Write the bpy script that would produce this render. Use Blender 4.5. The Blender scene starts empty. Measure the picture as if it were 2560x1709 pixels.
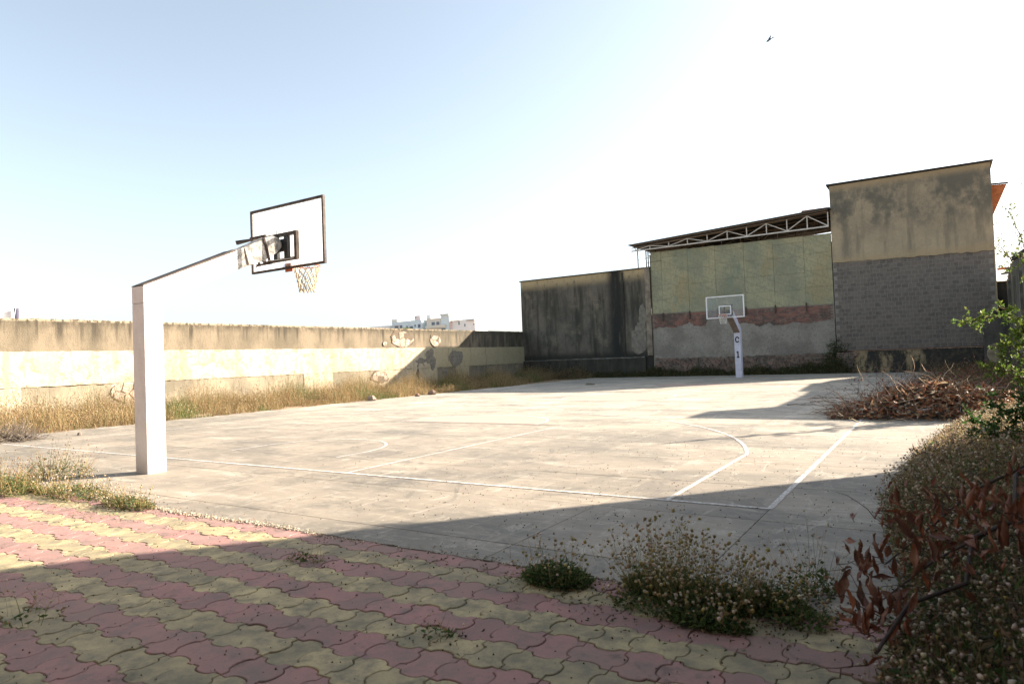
import bpy, math, random
import numpy as np
from mathutils import Vector, Matrix
R = math.radians
rng = np.random.default_rng(7)
random.seed(7)
scene = bpy.context.scene
COL = scene.collection

# ------------------------------------------------------------------ camera
CAM = (1.27625, -5.92916, 1.34270); YAW, PITCH, ROLL = -0.56904, 0.025577, -0.037962
cy, sy, cp, sp = math.cos(YAW), math.sin(YAW), math.cos(PITCH), math.sin(PITCH)
f = Vector((sy*cp, cy*cp, sp)); r = Vector((cy, -sy, 0)); u = r.cross(f)
r2 = r*math.cos(ROLL) + u*math.sin(ROLL); u2 = -r*math.sin(ROLL) + u*math.cos(ROLL)
cam = bpy.data.cameras.new('camera'); camo = bpy.data.objects.new('camera', cam); COL.objects.link(camo)
M = Matrix(((r2.x, u2.x, -f.x, CAM[0]), (r2.y, u2.y, -f.y, CAM[1]), (r2.z, u2.z, -f.z, CAM[2]), (0, 0, 0, 1)))
camo.matrix_world = M
cam.sensor_width = 36; cam.lens = 36*1674.05/2560; cam.clip_start = 0.05; cam.clip_end = 3000
cam.dof.use_dof = True; cam.dof.focus_distance = 12; cam.dof.aperture_fstop = 4.0
scene.camera = camo

# ------------------------------------------------------------------ light
SUN_AZ = math.atan(0.86); SUN_EL = math.atan(0.61*math.cos(SUN_AZ))
world = bpy.data.worlds.new('World'); scene.world = world; world.use_nodes = True
wn = world.node_tree; wn.nodes.clear()
wo = wn.nodes.new('ShaderNodeOutputWorld'); wb = wn.nodes.new('ShaderNodeBackground'); ws = wn.nodes.new('ShaderNodeTexSky')
ws.sky_type = 'NISHITA'; ws.sun_disc = False; ws.sun_elevation = SUN_EL; ws.sun_rotation = SUN_AZ
ws.air_density = 0.85; ws.dust_density = 2.0; ws.ozone_density = 1.0
wb.inputs[1].default_value = 0.077
hs = wn.nodes.new('ShaderNodeHueSaturation'); hs.inputs['Hue'].default_value = .485; hs.inputs['Saturation'].default_value = .60; wn.links.new(ws.outputs[0], hs.inputs['Color']); wn.links.new(hs.outputs[0], wb.inputs[0]); wn.links.new(wb.outputs[0], wo.inputs[0])
sl = bpy.data.lights.new('sun', 'SUN'); so = bpy.data.objects.new('sun', sl); COL.objects.link(so)
sl.energy = 5.0; sl.angle = R(0.6); sl.color = (1.0, 0.86, 0.70)
sd = Vector((math.sin(SUN_AZ)*math.cos(SUN_EL), math.cos(SUN_AZ)*math.cos(SUN_EL), math.sin(SUN_EL)))
so.rotation_euler = sd.to_track_quat('Z', 'Y').to_euler(); so.location = (10, 10, 30)
vs = scene.view_settings; vs.view_transform = 'Standard'; vs.look = 'None'; vs.gamma = 1; vs.use_curve_mapping = False
vs.exposure = 2.1

# ------------------------------------------------------------------ helpers
def link(o, parent=None):
    COL.objects.link(o)
    if parent is not None: o.parent = parent
    return o
def tag(o, label=None, cat=None, group=None, kind=None):
    if label: o['label'] = label
    if cat: o['category'] = cat
    if group: o['group'] = group
    if kind: o['kind'] = kind
    return o
def thing(name, loc, label, cat, group=None, rz=0):
    o = bpy.data.objects.new(name, None); o.empty_display_size = .2; o.location = loc; o.rotation_euler = (0, 0, rz)
    COL.objects.link(o); return tag(o, label, cat, group)

class MB:
    """collects faces, becomes one mesh object"""
    def __init__(s): s.v = []; s.f = []
    def poly(s, pts):
        n = len(s.v); s.v += [tuple(p) for p in pts]; s.f.append(tuple(range(n, n+len(pts))))
    def box(s, a, b):
        x0, y0, z0 = a; x1, y1, z1 = b; n = len(s.v)
        s.v += [(x0,y0,z0),(x1,y0,z0),(x1,y1,z0),(x0,y1,z0),(x0,y0,z1),(x1,y0,z1),(x1,y1,z1),(x0,y1,z1)]
        s.f += [tuple(n+i for i in q) for q in ((0,3,2,1),(4,5,6,7),(0,1,5,4),(1,2,6,5),(2,3,7,6),(3,0,4,7))]
        return s
    def prism(s, pts, d):
        """extrude planar polygon by vector d"""
        n = len(s.v); k = len(pts); d = Vector(d)
        s.v += [tuple(p) for p in pts] + [tuple(Vector(p)+d) for p in pts]
        s.f.append(tuple(range(n, n+k))); s.f.append(tuple(range(n+2*k-1, n+k-1, -1)))
        for i in range(k):
            j = (i+1) % k; s.f.append((n+i, n+i+k, n+j+k, n+j))
        return s
    def bar(s, a, b, w, h=None):
        h = h or w; a = Vector(a); b = Vector(b); d = (b-a).normalized()
        up = Vector((0, 0, 1)) if abs(d.z) < .95 else Vector((0, 1, 0))
        x = d.cross(up).normalized(); z = x.cross(d)
        c = [x*w/2+z*h/2, -x*w/2+z*h/2, -x*w/2-z*h/2, x*w/2-z*h/2]
        s.prism([a+q for q in c], b-a); return s
    def tube(s, pts, rad, n=6, cap=True):
        pts = [Vector(p) for p in pts]; m = len(pts); rr = rad if hasattr(rad, '__len__') else [rad]*m
        base = len(s.v); prev = None
        for i, p in enumerate(pts):
            d = (pts[min(i+1, m-1)]-pts[max(i-1, 0)]).normalized()
            if prev is None:
                up = Vector((0, 0, 1)) if abs(d.z) < .9 else Vector((1, 0, 0)); x = d.cross(up).normalized()
            else: x = (prev-d*prev.dot(d)).normalized()
            prev = x; y = d.cross(x)
            for k in range(n):
                a = 2*math.pi*k/n; s.v.append(tuple(p+(x*math.cos(a)+y*math.sin(a))*rr[i]))
        for i in range(m-1):
            for k in range(n):
                a = base+i*n+k; b = base+i*n+(k+1) % n; s.f.append((a, b, b+n, a+n))
        if cap:
            s.f.append(tuple(base+k for k in range(n-1, -1, -1))); s.f.append(tuple(base+(m-1)*n+k for k in range(n)))
        return s
    def mesh(s, name, m=None):
        me = bpy.data.meshes.new(name); me.from_pydata(s.v, [], s.f); me.validate(); me.update()
        if m: me.materials.append(m)
        return me
    def build(s, name, m, parent=None, bevel=0, smooth=False, loc=None):
        me = s.mesh(name, m); o = bpy.data.objects.new(name, me)
        if loc is not None:
            L = Vector(loc); me.transform(Matrix.Translation(-L)); o.location = L
        link(o, parent)
        if parent is not None and loc is None: pass
        if smooth: me.polygons.foreach_set('use_smooth', [True]*len(me.polygons))
        if bevel:
            b = o.modifiers.new('bevel', 'BEVEL'); b.width = bevel; b.segments = 2; b.limit_method = 'ANGLE'
        return o
def wpart(mb, name, m, parent, **k):
    """part given in world coordinates under a thing placed anywhere"""
    mb2 = mb
    Mi = parent.matrix_basis.inverted() if parent is not None else Matrix()
    mb2.v = [tuple(Mi @ Vector(p)) for p in mb2.v]
    return mb2.build(name, m, parent, **k)

# ---- numpy triangle soup for foliage
class Soup:
    def __init__(s): s.V = []; s.T = []; s.C = []; s.n = 0
    def add(s, V, T, C):
        V = np.asarray(V, np.float32).reshape(-1, 3); C = np.asarray(C, np.float32).reshape(-1, 3)
        s.V.append(V); s.T.append(np.asarray(T, np.int64).reshape(-1, 3)+s.n); s.C.append(C); s.n += len(V)
    def blades(s, P, D, L, W, bend, col, seg=3):
        """curved ribbons: roots P, unit directions D, lengths L, widths W, droop bend"""
        N = len(P); P = np.asarray(P, float); D = np.asarray(D, float); D /= np.linalg.norm(D, axis=1)[:, None]
        a = rng.uniform(0, 2*np.pi, N); S = np.cross(D, np.stack([np.cos(a), np.sin(a), 0*a], 1)); S /= np.linalg.norm(S, axis=1)[:, None]+1e-9
        hd = np.stack([np.cos(a), np.sin(a), -0.25+0*a], 1)
        t = np.linspace(0, 1, seg+1)
        L = np.broadcast_to(L, N); W = np.broadcast_to(W, N); bend = np.broadcast_to(bend, N)
        C0 = P[:, None]+D[:, None]*(L[:, None, None]*t[None, :, None])+hd[:, None]*((L*bend)[:, None, None]*(t**2)[None, :, None])
        wd = (W[:, None]*(1-.85*t[None]))[:, :, None]
        V = np.stack([C0-S[:, None]*wd/2, C0+S[:, None]*wd/2], 2)
        base = (np.arange(N)*(seg+1)*2)[:, None, None]; i = (np.arange(seg)*2)[None, :, None]
        q = np.array([[0, 1, 3], [0, 3, 2]]).reshape(1, 1, 6)
        T = (base+i+q).reshape(-1, 3)
        c = np.repeat(np.asarray(col, float).reshape(N, 1, 3), (seg+1)*2, 1)
        s.add(V, T, c); return C0[:, -1]
    def leaves(s, P, D, L, W, col, fold=.25):
        N = len(P); D = np.asarray(D, float); D /= np.linalg.norm(D, axis=1)[:, None]+1e-9
        u = rng.normal(size=(N, 3)); S = np.cross(D, u); S /= np.linalg.norm(S, axis=1)[:, None]+1e-9; Nn = np.cross(S, D)
        L = np.broadcast_to(L, N)[:, None]; W = np.broadcast_to(W, N)[:, None]
        B = P; Tp = P+D*L-Nn*L*.15; A1 = P+D*L*.45+S*W/2+Nn*W*fold; A2 = P+D*L*.45-S*W/2+Nn*W*fold
        V = np.stack([B, A1, Tp, A2], 1); T = (np.arange(N)[:, None, None]*4+np.array([[0, 1, 2], [0, 2, 3]])[None]).reshape(-1, 3)
        s.add(V, T, np.repeat(np.asarray(col, float).reshape(N, 1, 3), 4, 1))
    ICO = None
    def heads(s, P, rad, col, spiky=.35, lo=False):
        t = (1+5**.5)/2
        if lo:
            v = np.array([[1,0,0],[-1,0,0],[0,1,0],[0,-1,0],[0,0,1],[0,0,-1]], float)
            F = np.array([[0,2,4],[2,1,4],[1,3,4],[3,0,4],[2,0,5],[1,2,5],[3,1,5],[0,3,5]])
        else:
            v = np.array([[-1,t,0],[1,t,0],[-1,-t,0],[1,-t,0],[0,-1,t],[0,1,t],[0,-1,-t],[0,1,-t],[t,0,-1],[t,0,1],[-t,0,-1],[-t,0,1]])/math.hypot(1, t)
            F = np.array([[0,11,5],[0,5,1],[0,1,7],[0,7,10],[0,10,11],[1,5,9],[5,11,4],[11,10,2],[10,7,6],[7,1,8],[3,9,4],[3,4,2],[3,2,6],[3,6,8],[3,8,9],[4,9,5],[2,4,11],[6,2,10],[8,6,7],[9,8,1]])
        N = len(P); k = len(v); rad = np.broadcast_to(rad, N)
        j = rng.uniform(1-spiky, 1+spiky, (N, k, 1))
        V = np.asarray(P)[:, None]+v[None]*j*rad[:, None, None]
        T = (np.arange(N)[:, None, None]*k+F[None]).reshape(-1, 3)
        s.add(V, T, np.repeat(np.asarray(col, float).reshape(N, 1, 3), k, 1)*rng.uniform(.8, 1.15, (N, k, 1)))
    def twigs(s, paths, r0, col, n=3):
        """paths: list of (m,3) arrays; thin tapered tubes"""
        for pth, rr, c in zip(paths, r0, col):
            pth = np.asarray(pth, float); m = len(pth)
            d = np.gradient(pth, axis=0); d /= np.linalg.norm(d, axis=1)[:, None]+1e-9
            x = np.cross(d, [0.3, .2, 1.0]); x /= np.linalg.norm(x, axis=1)[:, None]+1e-9; y = np.cross(d, x)
            a = np.arange(n)*2*np.pi/n; rad = rr*np.linspace(1, .35, m)
            V = pth[:, None]+(x[:, None]*np.cos(a)[None, :, None]+y[:, None]*np.sin(a)[None, :, None])*rad[:, None, None]
            T = []
            for i in range(m-1):
                for k in range(n):
                    A = i*n+k; B = i*n+(k+1) % n; T += [(A, B, B+n), (A, B+n, A+n)]
            s.add(V, T, np.repeat(np.asarray(c, float)[None], m*n, 0))
    def mesh(s, name, m):
        V = np.concatenate(s.V); T = np.concatenate(s.T).astype(np.int32); C = np.concatenate(s.C)
        me = bpy.data.meshes.new(name); me.vertices.add(len(V)); me.vertices.foreach_set('co', V.astype(np.float32).ravel())
        me.loops.add(T.size); me.loops.foreach_set('vertex_index', T.ravel())
        me.polygons.add(len(T)); me.polygons.foreach_set('loop_start', np.arange(0, T.size, 3, dtype=np.int32)); me.polygons.foreach_set('loop_total', np.full(len(T), 3, np.int32))
        at = me.color_attributes.new('tint', 'FLOAT_COLOR', 'POINT')
        at.data.foreach_set('color', np.concatenate([np.clip(C, 0, 1), np.ones((len(C), 1))], 1).astype(np.float32).ravel())
        me.update(calc_edges=True); me.materials.append(m); return me
    def build(s, name, m, parent=None, origin=(0, 0, 0)):
        if any(origin):
            s.V = [v-np.asarray(origin, np.float32) for v in s.V]
        o = bpy.data.objects.new(name, s.mesh(name, m)); return link(o, parent)

def cvar(col, n, v=.25, h=.08):
    c = np.asarray(col, float)[None]*rng.uniform(1-v, 1+v, (n, 1))*rng.uniform(1-h, 1+h, (n, 3)); return c
def pick(cols, w, n, v=.25):
    c = np.asarray(cols, float)[rng.choice(len(cols), n, p=np.asarray(w)/sum(w))]
    return c*rng.uniform(1-v, 1+v, (n, 1))*rng.uniform(.93, 1.07, (n, 3))
def up_dirs(n, spread):
    a = rng.uniform(0, 2*np.pi, n); s_ = np.abs(rng.normal(0, spread, n)); return np.stack([np.cos(a)*s_, np.sin(a)*s_, np.ones(n)], 1)

# ------------------------------------------------------------------ materials
class NT:
    def __init__(s, name):
        s.m = bpy.data.materials.new(name); s.m.use_nodes = True; s.t = s.m.node_tree; s.t.nodes.clear()
        s.out = s.N('ShaderNodeOutputMaterial'); s.b = s.N('ShaderNodeBsdfPrincipled'); s.L(s.b.outputs[0], s.out.inputs[0])
        s.geo = None
    def N(s, t, **k):
        n = s.t.nodes.new(t)
        for a, v in k.items(): setattr(n, a, v)
        return n
    def L(s, a, b): s.t.links.new(a, b)
    def pos(s):
        if s.geo is None: s.geo = s.N('ShaderNodeNewGeometry')
        return s.geo.outputs['Position']
    def mul(s, vec, sc):
        n = s.N('ShaderNodeVectorMath', operation='MULTIPLY'); s.L(vec, n.inputs[0]); n.inputs[1].default_value = sc; return n.outputs[0]
    def noise(s, scale=1., stretch=(1, 1, 1), detail=6, rough=.6, lo=.4, hi=.6, off=(0, 0, 0), dist=0):
        v = s.mul(s.pos(), stretch)
        if any(off):
            a = s.N('ShaderNodeVectorMath', operation='ADD'); s.L(v, a.inputs[0]); a.inputs[1].default_value = off; v = a.outputs[0]
        n = s.N('ShaderNodeTexNoise'); n.inputs['Scale'].default_value = scale; n.inputs['Detail'].default_value = detail
        n.inputs['Roughness'].default_value = rough; n.inputs['Distortion'].default_value = dist; s.L(v, n.inputs['Vector'])
        return s.rng(n.outputs['Fac'], lo, hi)
    def rng(s, x, lo, hi, a=0., b=1.):
        m = s.N('ShaderNodeMapRange'); m.interpolation_type = 'SMOOTHSTEP'
        m.inputs['From Min'].default_value = lo; m.inputs['From Max'].default_value = hi
        m.inputs['To Min'].default_value = a; m.inputs['To Max'].default_value = b; s.L(x, m.inputs['Value']); return m.outputs[0]
    def axis(s, ax, lo, hi):
        q = s.N('ShaderNodeSeparateXYZ'); s.L(s.pos(), q.inputs[0]); return s.rng(q.outputs[ax], min(lo, hi), max(lo, hi), *((0, 1) if lo < hi else (1, 0)))
    def math(s, op, a, b):
        n = s.N('ShaderNodeMath', operation=op)
        for i, x in enumerate((a, b)):
            if isinstance(x, (int, float)): n.inputs[i].default_value = x
            else: s.L(x, n.inputs[i])
        n.use_clamp = True; return n.outputs[0]
    def mix(s, fac, a, b, mode='MIX'):
        n = s.N('ShaderNodeMix', data_type='RGBA', blend_type=mode)
        for i, x in ((0, fac), (6, a), (7, b)):
            if isinstance(x, (int, float)): n.inputs[i].default_value = x
            elif isinstance(x, tuple): n.inputs[i].default_value = (*x, 1)
            else: s.L(x, n.inputs[i])
        return n.outputs[2]
    def rand(s, a, b):
        o = s.N('ShaderNodeObjectInfo'); s.pos(); m = s.N('ShaderNodeMath', operation='ADD'); s.L(o.outputs['Random'], m.inputs[0]); s.L(s.geo.outputs['Random Per Island'], m.inputs[1])
        q = s.N('ShaderNodeMath', operation='FRACT'); s.L(m.outputs[0], q.inputs[0]); return s.rng(q.outputs[0], 0, 1, a, b)
    def done(s, col, rough=.9, bump=None, bs=.3, bd=.02, spec=.2, **k):
        if isinstance(col, tuple): s.b.inputs['Base Color'].default_value = (*col, 1)
        else: s.L(col, s.b.inputs['Base Color'])
        if isinstance(rough, (int, float)): s.b.inputs['Roughness'].default_value = rough
        else: s.L(rough, s.b.inputs['Roughness'])
        s.b.inputs['Specular IOR Level'].default_value = spec
        for kk, v in k.items(): s.b.inputs[kk].default_value = v
        if bump is not None:
            n = s.N('ShaderNodeBump'); n.inputs['Strength'].default_value = bs; n.inputs['Distance'].default_value = bd
            s.L(bump, n.inputs['Height']); s.L(n.outputs[0], s.b.inputs['Normal'])
        return s.m
def simple(name, col, rough=.8, var=.15, sc=6, **k):
    n = NT(name); c = n.mix(n.noise(sc, lo=.3, hi=.7), col, tuple(x*(1-var*2) for x in col)); return n.done(c, rough, bump=n.noise(sc*6, lo=0, hi=1), bs=.15, **k)

def concrete_court():
    n = NT('court_concrete')
    c = n.mix(n.noise(.55, (1, 1.7, 1), 8, .65, .42, .62), (.24, .208, .166), (.165, .148, .122))
    c = n.mix(n.noise(1.3, (.5, 1.5, 1), 9, .7, .52, .72, (5, 2, 0)), c, (.37, .335, .28))
    c = n.mix(n.math('MULTIPLY', n.noise(.23, (1, 2.2, 1), 5, .6, .5, .62, (9, 4, 0)), .55), c, (.105, .10, .085))
    c = n.mix(n.math('MULTIPLY', n.noise(60, (1, 1, 1), 4, .8, .45, .75), .4), c, (.08, .075, .065))
    c = n.mix(n.noise(9, (.35, 1.2, 1), 8, .75, .50, .68, (1, 7, 0)), c, n.mix(.5, c, (.38, .34, .28)))
    c = n.mix(n.math('MULTIPLY', n.noise(3.2, (1.5, .45, 1), 9, .78, .55, .63, (2, 9, 0), 1.5), .6), c, (.36, .33, .28))
    c = n.mix(n.math('MULTIPLY', n.noise(1.1, (1, 1, 1), 9, .75, .56, .60, (12, 3, 0), 2), .45), c, (.085, .08, .07))
    c = n.mix(n.axis(1, .5, 11), c, n.mix(1.0, c, (1.5, 1.53, 1.55), 'MULTIPLY'))  # colour lifted along y: dust bleaching plus the brighter far light, painted in
    c = n.mix(1.0, c, n.mix(n.rand(0, 1), (.88, .88, .88), (1.1, 1.09, 1.07)), 'MULTIPLY')
    return n.done(c, .72, bump=n.noise(140, detail=6, lo=.2, hi=.8), bs=.35, bd=.004, spec=.5)
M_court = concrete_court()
def mk_soil():
    n = NT('dry_soil'); c = n.mix(n.noise(.7, lo=.35, hi=.65), (.36, .25, .16), (.25, .19, .13)); c = n.mix(n.noise(25, lo=.5, hi=.8), c, (.17, .12, .08))
    return n.done(c, .95, bump=n.noise(12, detail=8, lo=.1, hi=.9), bs=.6, bd=.03)
M_soil = mk_soil()
def mk_line(name, keep):
    n = NT(name); w = n.noise(26, (1, 1, 1), 8, .75, keep-.1, keep+.08); w2 = n.noise(2.2, (1, 1, 1), 5, .6, .34, .52, (3, 3, 0))
    c = n.mix(n.math('MULTIPLY', w, .85), (.60, .59, .58), (.20, .18, .15)); c = n.mix(n.math('MULTIPLY', n.math('SUBTRACT', 1, w2), .35), c, (.24, .215, .175))
    return n.done(c, .75, spec=.3)
M_line = mk_line('worn_white_line_paint', .52); M_line_far = mk_line('faded_white_line_paint', .40)
M_redfloor = (lambda n: n.done(n.mix(n.noise(3, lo=.35, hi=.6, detail=8), (.42, .29, .25), (.35, .28, .24)), .85))(NT('faded_red_court_paint'))
def mk_paver(name, base, dirt, lo, hi):
    n = NT(name)
    c = n.mix(n.rand(0, .75), base, tuple(x*.45+y*.55 for x, y in zip([v*.8 for v in base], dirt)))
    c = n.mix(n.noise(5.5, (1, 1, 1), 9, .72, lo, hi), c, dirt)
    c = n.mix(n.noise(130, (1, 1, 1), 5, .8, .48, .75), c, n.mix(.55, c, (.10, .095, .075)))
    c = n.mix(n.math('MULTIPLY', n.noise(.9, (1, 1, 1), 8, .7, .45, .65, (6, 2, 0)), .35), c, (.22, .19, .15))
    c = n.mix(n.math('MULTIPLY', n.noise(2.6, (1, 1, 1), 8, .75, .56, .66, (1, 5, 0)), .5), c, (.085, .08, .065))
    c = n.mix(n.noise(18, lo=.58, hi=.75, off=(3, 1, 0)), c, n.mix(.5, c, (.16, .15, .13)))
    return n.done(c, .9, bump=n.noise(220, detail=4, lo=.2, hi=.8), bs=.4, bd=.003, spec=.2)
M_pr = mk_paver('red_paver_concrete', (.37, .20, .185), (.215, .155, .145), .42, .70)
M_py = mk_paver('yellow_paver_concrete', (.50, .41, .235), (.20, .18, .125), .36, .66)
def plaster(name, base, blot, streak, zt, amount=.6, zlow=None, low=(.05, .05, .045), ax=(1, 1, 1), streak_len=1.5, fine=.4):
    n = NT(name)
    c = n.mix(n.noise(.7, (1, 1, 1), 9, .68, .38, .66), base, blot)
    c = n.mix(n.noise(7, (1, 1, .6), 8, .7, .5, .72, (4, 4, 0)), c, n.mix(.6, c, blot))
    st = n.noise(3.2, (ax[0], ax[1], .13), 7, .62, .42, .66, (2, 5, 1))
    st2 = n.math('MULTIPLY', st, n.axis(2, zt-streak_len, zt-.05))
    c = n.mix(n.math('MULTIPLY', st2, amount), c, streak)
    c = n.mix(n.math('MULTIPLY', n.noise(1.4, (1, 1, .35), 9, .7, .48, .7, (8, 1, 2)), amount*.75), c, streak)
    if zlow is not None:
        c = n.mix(n.math('MULTIPLY', n.axis(2, zlow+.35, zlow), n.noise(4, (1, 1, .5), 6, .6, .25, .5)), c, low)
    c = n.mix(n.math('MULTIPLY', n.noise(45, lo=.45, hi=.8), fine), c, n.mix(.6, c, (.05, .05, .04)))
    return n.done(c, .92, bump=n.noise(35, detail=8, lo=.2, hi=.8), bs=.35, bd=.015)

# ------------------------------------------------------------------ ground
g = MB(); g.poly([(-600, -200, -.06), (600, -200, -.06), (600, 900, -.06), (-600, 900, -.06)])
tag(g.build('ground', M_soil), kind='structure')

# court slab made of cast panels (joints left open)
slab = tag(MB().box((-16.9, -2.24, -.055), (2.9, 31.4, -.012)).build('court_slab', simple('dark_joint_filler', (.085, .078, .065))), kind='structure')
xs = [2.84-1.4*i for i in range(15)]; xs = [2.8]+[1.4*0+0-1.4*i+1.4 for i in range(0, 14)]
xs = sorted(set([2.8, 1.4, 0] + [-1.4*i for i in range(1, 12)] + [-16.85]))
ys = [-2.235, -1.83, -.43, .97, 2.37, 3.77] + [3.77+1.4*i for i in range(1, 20)] + [31.35]
cells = []
for j in range(len(ys)-1):
    for i in range(len(xs)-1):
        cells.append((xs[i], xs[i+1], ys[j], ys[j+1]))
cells.sort(key=lambda c: math.hypot((c[0]+c[1])/2-CAM[0], (c[2]+c[3])/2-CAM[1]))
far = MB()
for k, (x0, x1, y0, y1) in enumerate(cells):
    gp = .0035; gy = .006; dz = random.uniform(-.0012, .0)
    nx = 10
    # slightly chipped edges where the slab ends
    pts = []
    if y0 < -2.2:
        n_ = 12; pts = [(x0+gp+(x1-x0-2*gp)*t/n_, y0+random.uniform(-.012, .03)) for t in range(n_+1)]
    else: pts = [(x0+gp, y0+gy), (x1-gp, y0+gy)]
    if x0 < -16.5:
        pts += [(x1-gp, y1-gp)] + [(x0+random.uniform(-.15, .15), y1-gp-(y1-y0-2*gp)*t/6) for t in range(0, 7)]
        pts = [q for q in pts if not (q[0] < -16.5 and abs(q[1]-y0) < .02 and q != pts[-1])]
    else: pts += [(x1-gp, y1-gp), (x0+gp, y1-gp)]
    P3 = [(a, b, -.05) for a, b in pts]
    if k < 300:
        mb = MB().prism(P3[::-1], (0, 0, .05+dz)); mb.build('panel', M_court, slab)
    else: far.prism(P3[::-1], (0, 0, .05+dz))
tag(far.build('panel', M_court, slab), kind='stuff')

# painted markings, 4 mm above the slab
def strip(pts, w, m, name, z=.004, closed=False):
    P = [Vector((a, b, 0)) for a, b in pts]; n = len(P); mb = MB(); L_ = []; R_ = []
    for i in range(n):
        d = (P[(i+1) % n if closed else min(i+1, n-1)]-P[(i-1) % n if closed else max(i-1, 0)]).normalized(); s_ = Vector((-d.y, d.x, 0))
        L_.append(P[i]+s_*w/2); R_.append(P[i]-s_*w/2)
    for i in range(n if closed else n-1):
        j = (i+1) % n; mb.poly([(*R_[i][:2], z), (*R_[j][:2], z), (*L_[j][:2], z), (*L_[i][:2], z)])
    return mb.build(name, m, slab)
def arc(cx, cy_, r_, a0, a1, n=48): return [(cx+r_*math.cos(a0+(a1-a0)*i/n), cy_+r_*math.sin(a0+(a1-a0)*i/n)) for i in range(n+1)]
W = .05
strip([(.025, 0), (-15.025, 0)], W, M_line, 'court_line')
strip([(.0, .026), (.0, 28)], W, M_line, 'court_line'); strip([(-15, .026), (-15, 28)], W, M_line_far, 'court_line')
strip([(.025, 28), (-15.025, 28)], W, M_line_far, 'court_line')
strip([(-.03, 14), (-14.97, 14)], W, M_line_far, 'court_line')
th = math.asin(math.sqrt(1-(6.6/6.75)**2))
def half(yb, s_, ml):
    Y = lambda v: yb+s_*v
    a3 = math.acos(6.6/6.75); h = math.sin(a3)*6.75
    pts = [(-.9, Y(.026))]+[(-7.5+6.75*math.cos(a), Y(1.575+6.75*math.sin(a))) for a in np.linspace(a3, math.pi-a3, 70)]+[(-14.1, Y(.026))]
    strip(pts, W, ml, 'three_point_line')
    strip([(-5.05, Y(.026)), (-5.05, Y(5.70))], W, ml, 'key_line'); strip([(-9.95, Y(.026)), (-9.95, Y(5.70))], W, M_line_far, 'key_line')
    strip([(-5.02, Y(5.73)), (-9.98, Y(5.73))], W, M_line_far, 'free_throw_line')
    strip([(-7.5+1.8*math.cos(a), Y(5.76+1.8*math.sin(a))) for a in np.linspace(0, math.pi, 40)], W, M_line if s_ > 0 else ml, 'free_throw_arc')
    strip([(-6.25, Y(.95))]+[(-7.5+1.25*math.cos(a), Y(1.5+1.25*math.sin(a))) for a in np.linspace(0, math.pi, 36)]+[(-8.75, Y(.95))], W, M_line, 'charge_arc')
    mb = MB(); q = [(-7.5+1.76*math.cos(a), Y(5.78+1.76*math.sin(a)), .003) for a in np.linspace(.02, math.pi-.02, 40)]
    mb.poly(q if s_ > 0 else q[::-1]); mb.build('painted_half_circle', M_redfloor, slab)
half(0, 1, M_line); half(28, -1, M_line_far)
strip([(-7.5+1.8*math.cos(a), 14+1.8*math.sin(a)) for a in np.linspace(0, 2*math.pi, 64)][:-1], .06, M_line, 'centre_circle', closed=True, z=.0055)
mb = MB(); mb.poly([(-7.5+1.77*math.cos(a), 14+1.77*math.sin(a), .0028) for a in np.linspace(0, 2*math.pi, 48)[:-1]]); mb.build('painted_circle', M_redfloor, slab)

# ------------------------------------------------------------------ interlocking pavers
paving = tag(MB().box((-13.6, -7.0, -.09), (3.4, -2.245, -.045)).build('pavement', M_soil), kind='structure')
PT = .2125
def edge_pts(a, b, s_):
    """from corner a to b; bulge to the right of travel if s_>0"""
    a = Vector((*a, 0)); b = Vector((*b, 0)); d = b-a; n_ = Vector((d.y, -d.x, 0))
    prof = [(0, 0), (.235, 0)]
    for k in range(7):
        an = math.pi*(1-k/6); prof.append((.5+.275*math.cos(an)*(1.0), .145*math.sin(an)))
    prof = [(0, 0), (.20, -.012), (.225, .05), (.27, .105), (.36, .145), (.5, .16), (.64, .145), (.73, .105), (.775, .05), (.80, -.012)]
    return [a+d*t+n_*h*s_ for t, h in prof]
def paver_mesh(H, m, name):
    h_ = .5; c = [(-h_, -h_), (h_, -h_), (h_, h_), (-h_, h_)]; pts = []
    for k in range(4):
        horiz = k % 2 == 0; s_ = (1 if not horiz else -1) if H else (1 if horiz else -1)
        pts += edge_pts(c[k], c[(k+1) % 4], s_)
    # inset by joint: shrink along local normal
    n_ = len(pts); out = []
    for i in range(n_):
        d = (pts[(i+1) % n_]-pts[i-1]).normalized(); out.append(pts[i]*PT-Vector((d.y, -d.x, 0))*.0022)
    top = [p-Vector((( (out[(i+1) % n_]-out[i-1]).normalized()).y, -((out[(i+1) % n_]-out[i-1]).normalized()).x, 0))*.0035 for i, p in enumerate(out)]
    me = bpy.data.meshes.new(name)
    V = [(p.x, p.y, -.06) for p in out]+[(p.x, p.y, -.004) for p in out]+[(p.x, p.y, 0) for p in top]
    F = [tuple(range(2*n_, 3*n_))]
    for i in range(n_):
        j = (i+1) % n_; F += [(i, j, j+n_, i+n_), (i+n_, j+n_, j+2*n_, i+2*n_)]
    me.from_pydata(V, [], F); me.update(); me.materials.append(m); return me
PM = {(H, c): paver_mesh(H, M_pr if c else M_py, 'paver') for H in (0, 1) for c in (0, 1)}
rot = R(-.35); px0, py0 = -.09, -2.75
plist = []
for j in range(-21, 3):
    for i in range(-62, 15):
        x = i*PT; y = j*PT; X = px0+x*math.cos(rot)-y*math.sin(rot); Y = py0+x*math.sin(rot)+y*math.cos(rot)
        if Y > -2.28 or X > 3.2 or X < -13.3 or Y < -6.3: continue
        plist.append((math.hypot(X-CAM[0], Y-CAM[1]), X, Y, (i+j) % 2 == 0, j % 2 == 0))
def in_view(X, Y):
    d = Vector((X, Y, 0))-Vector(CAM); z = d.dot(f)
    if z < .3: return False
    a = 1674*d.dot(r2)/z; b = -1674*d.dot(u2)/z
    return -1400 < a < 1400 and b < 980
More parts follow.
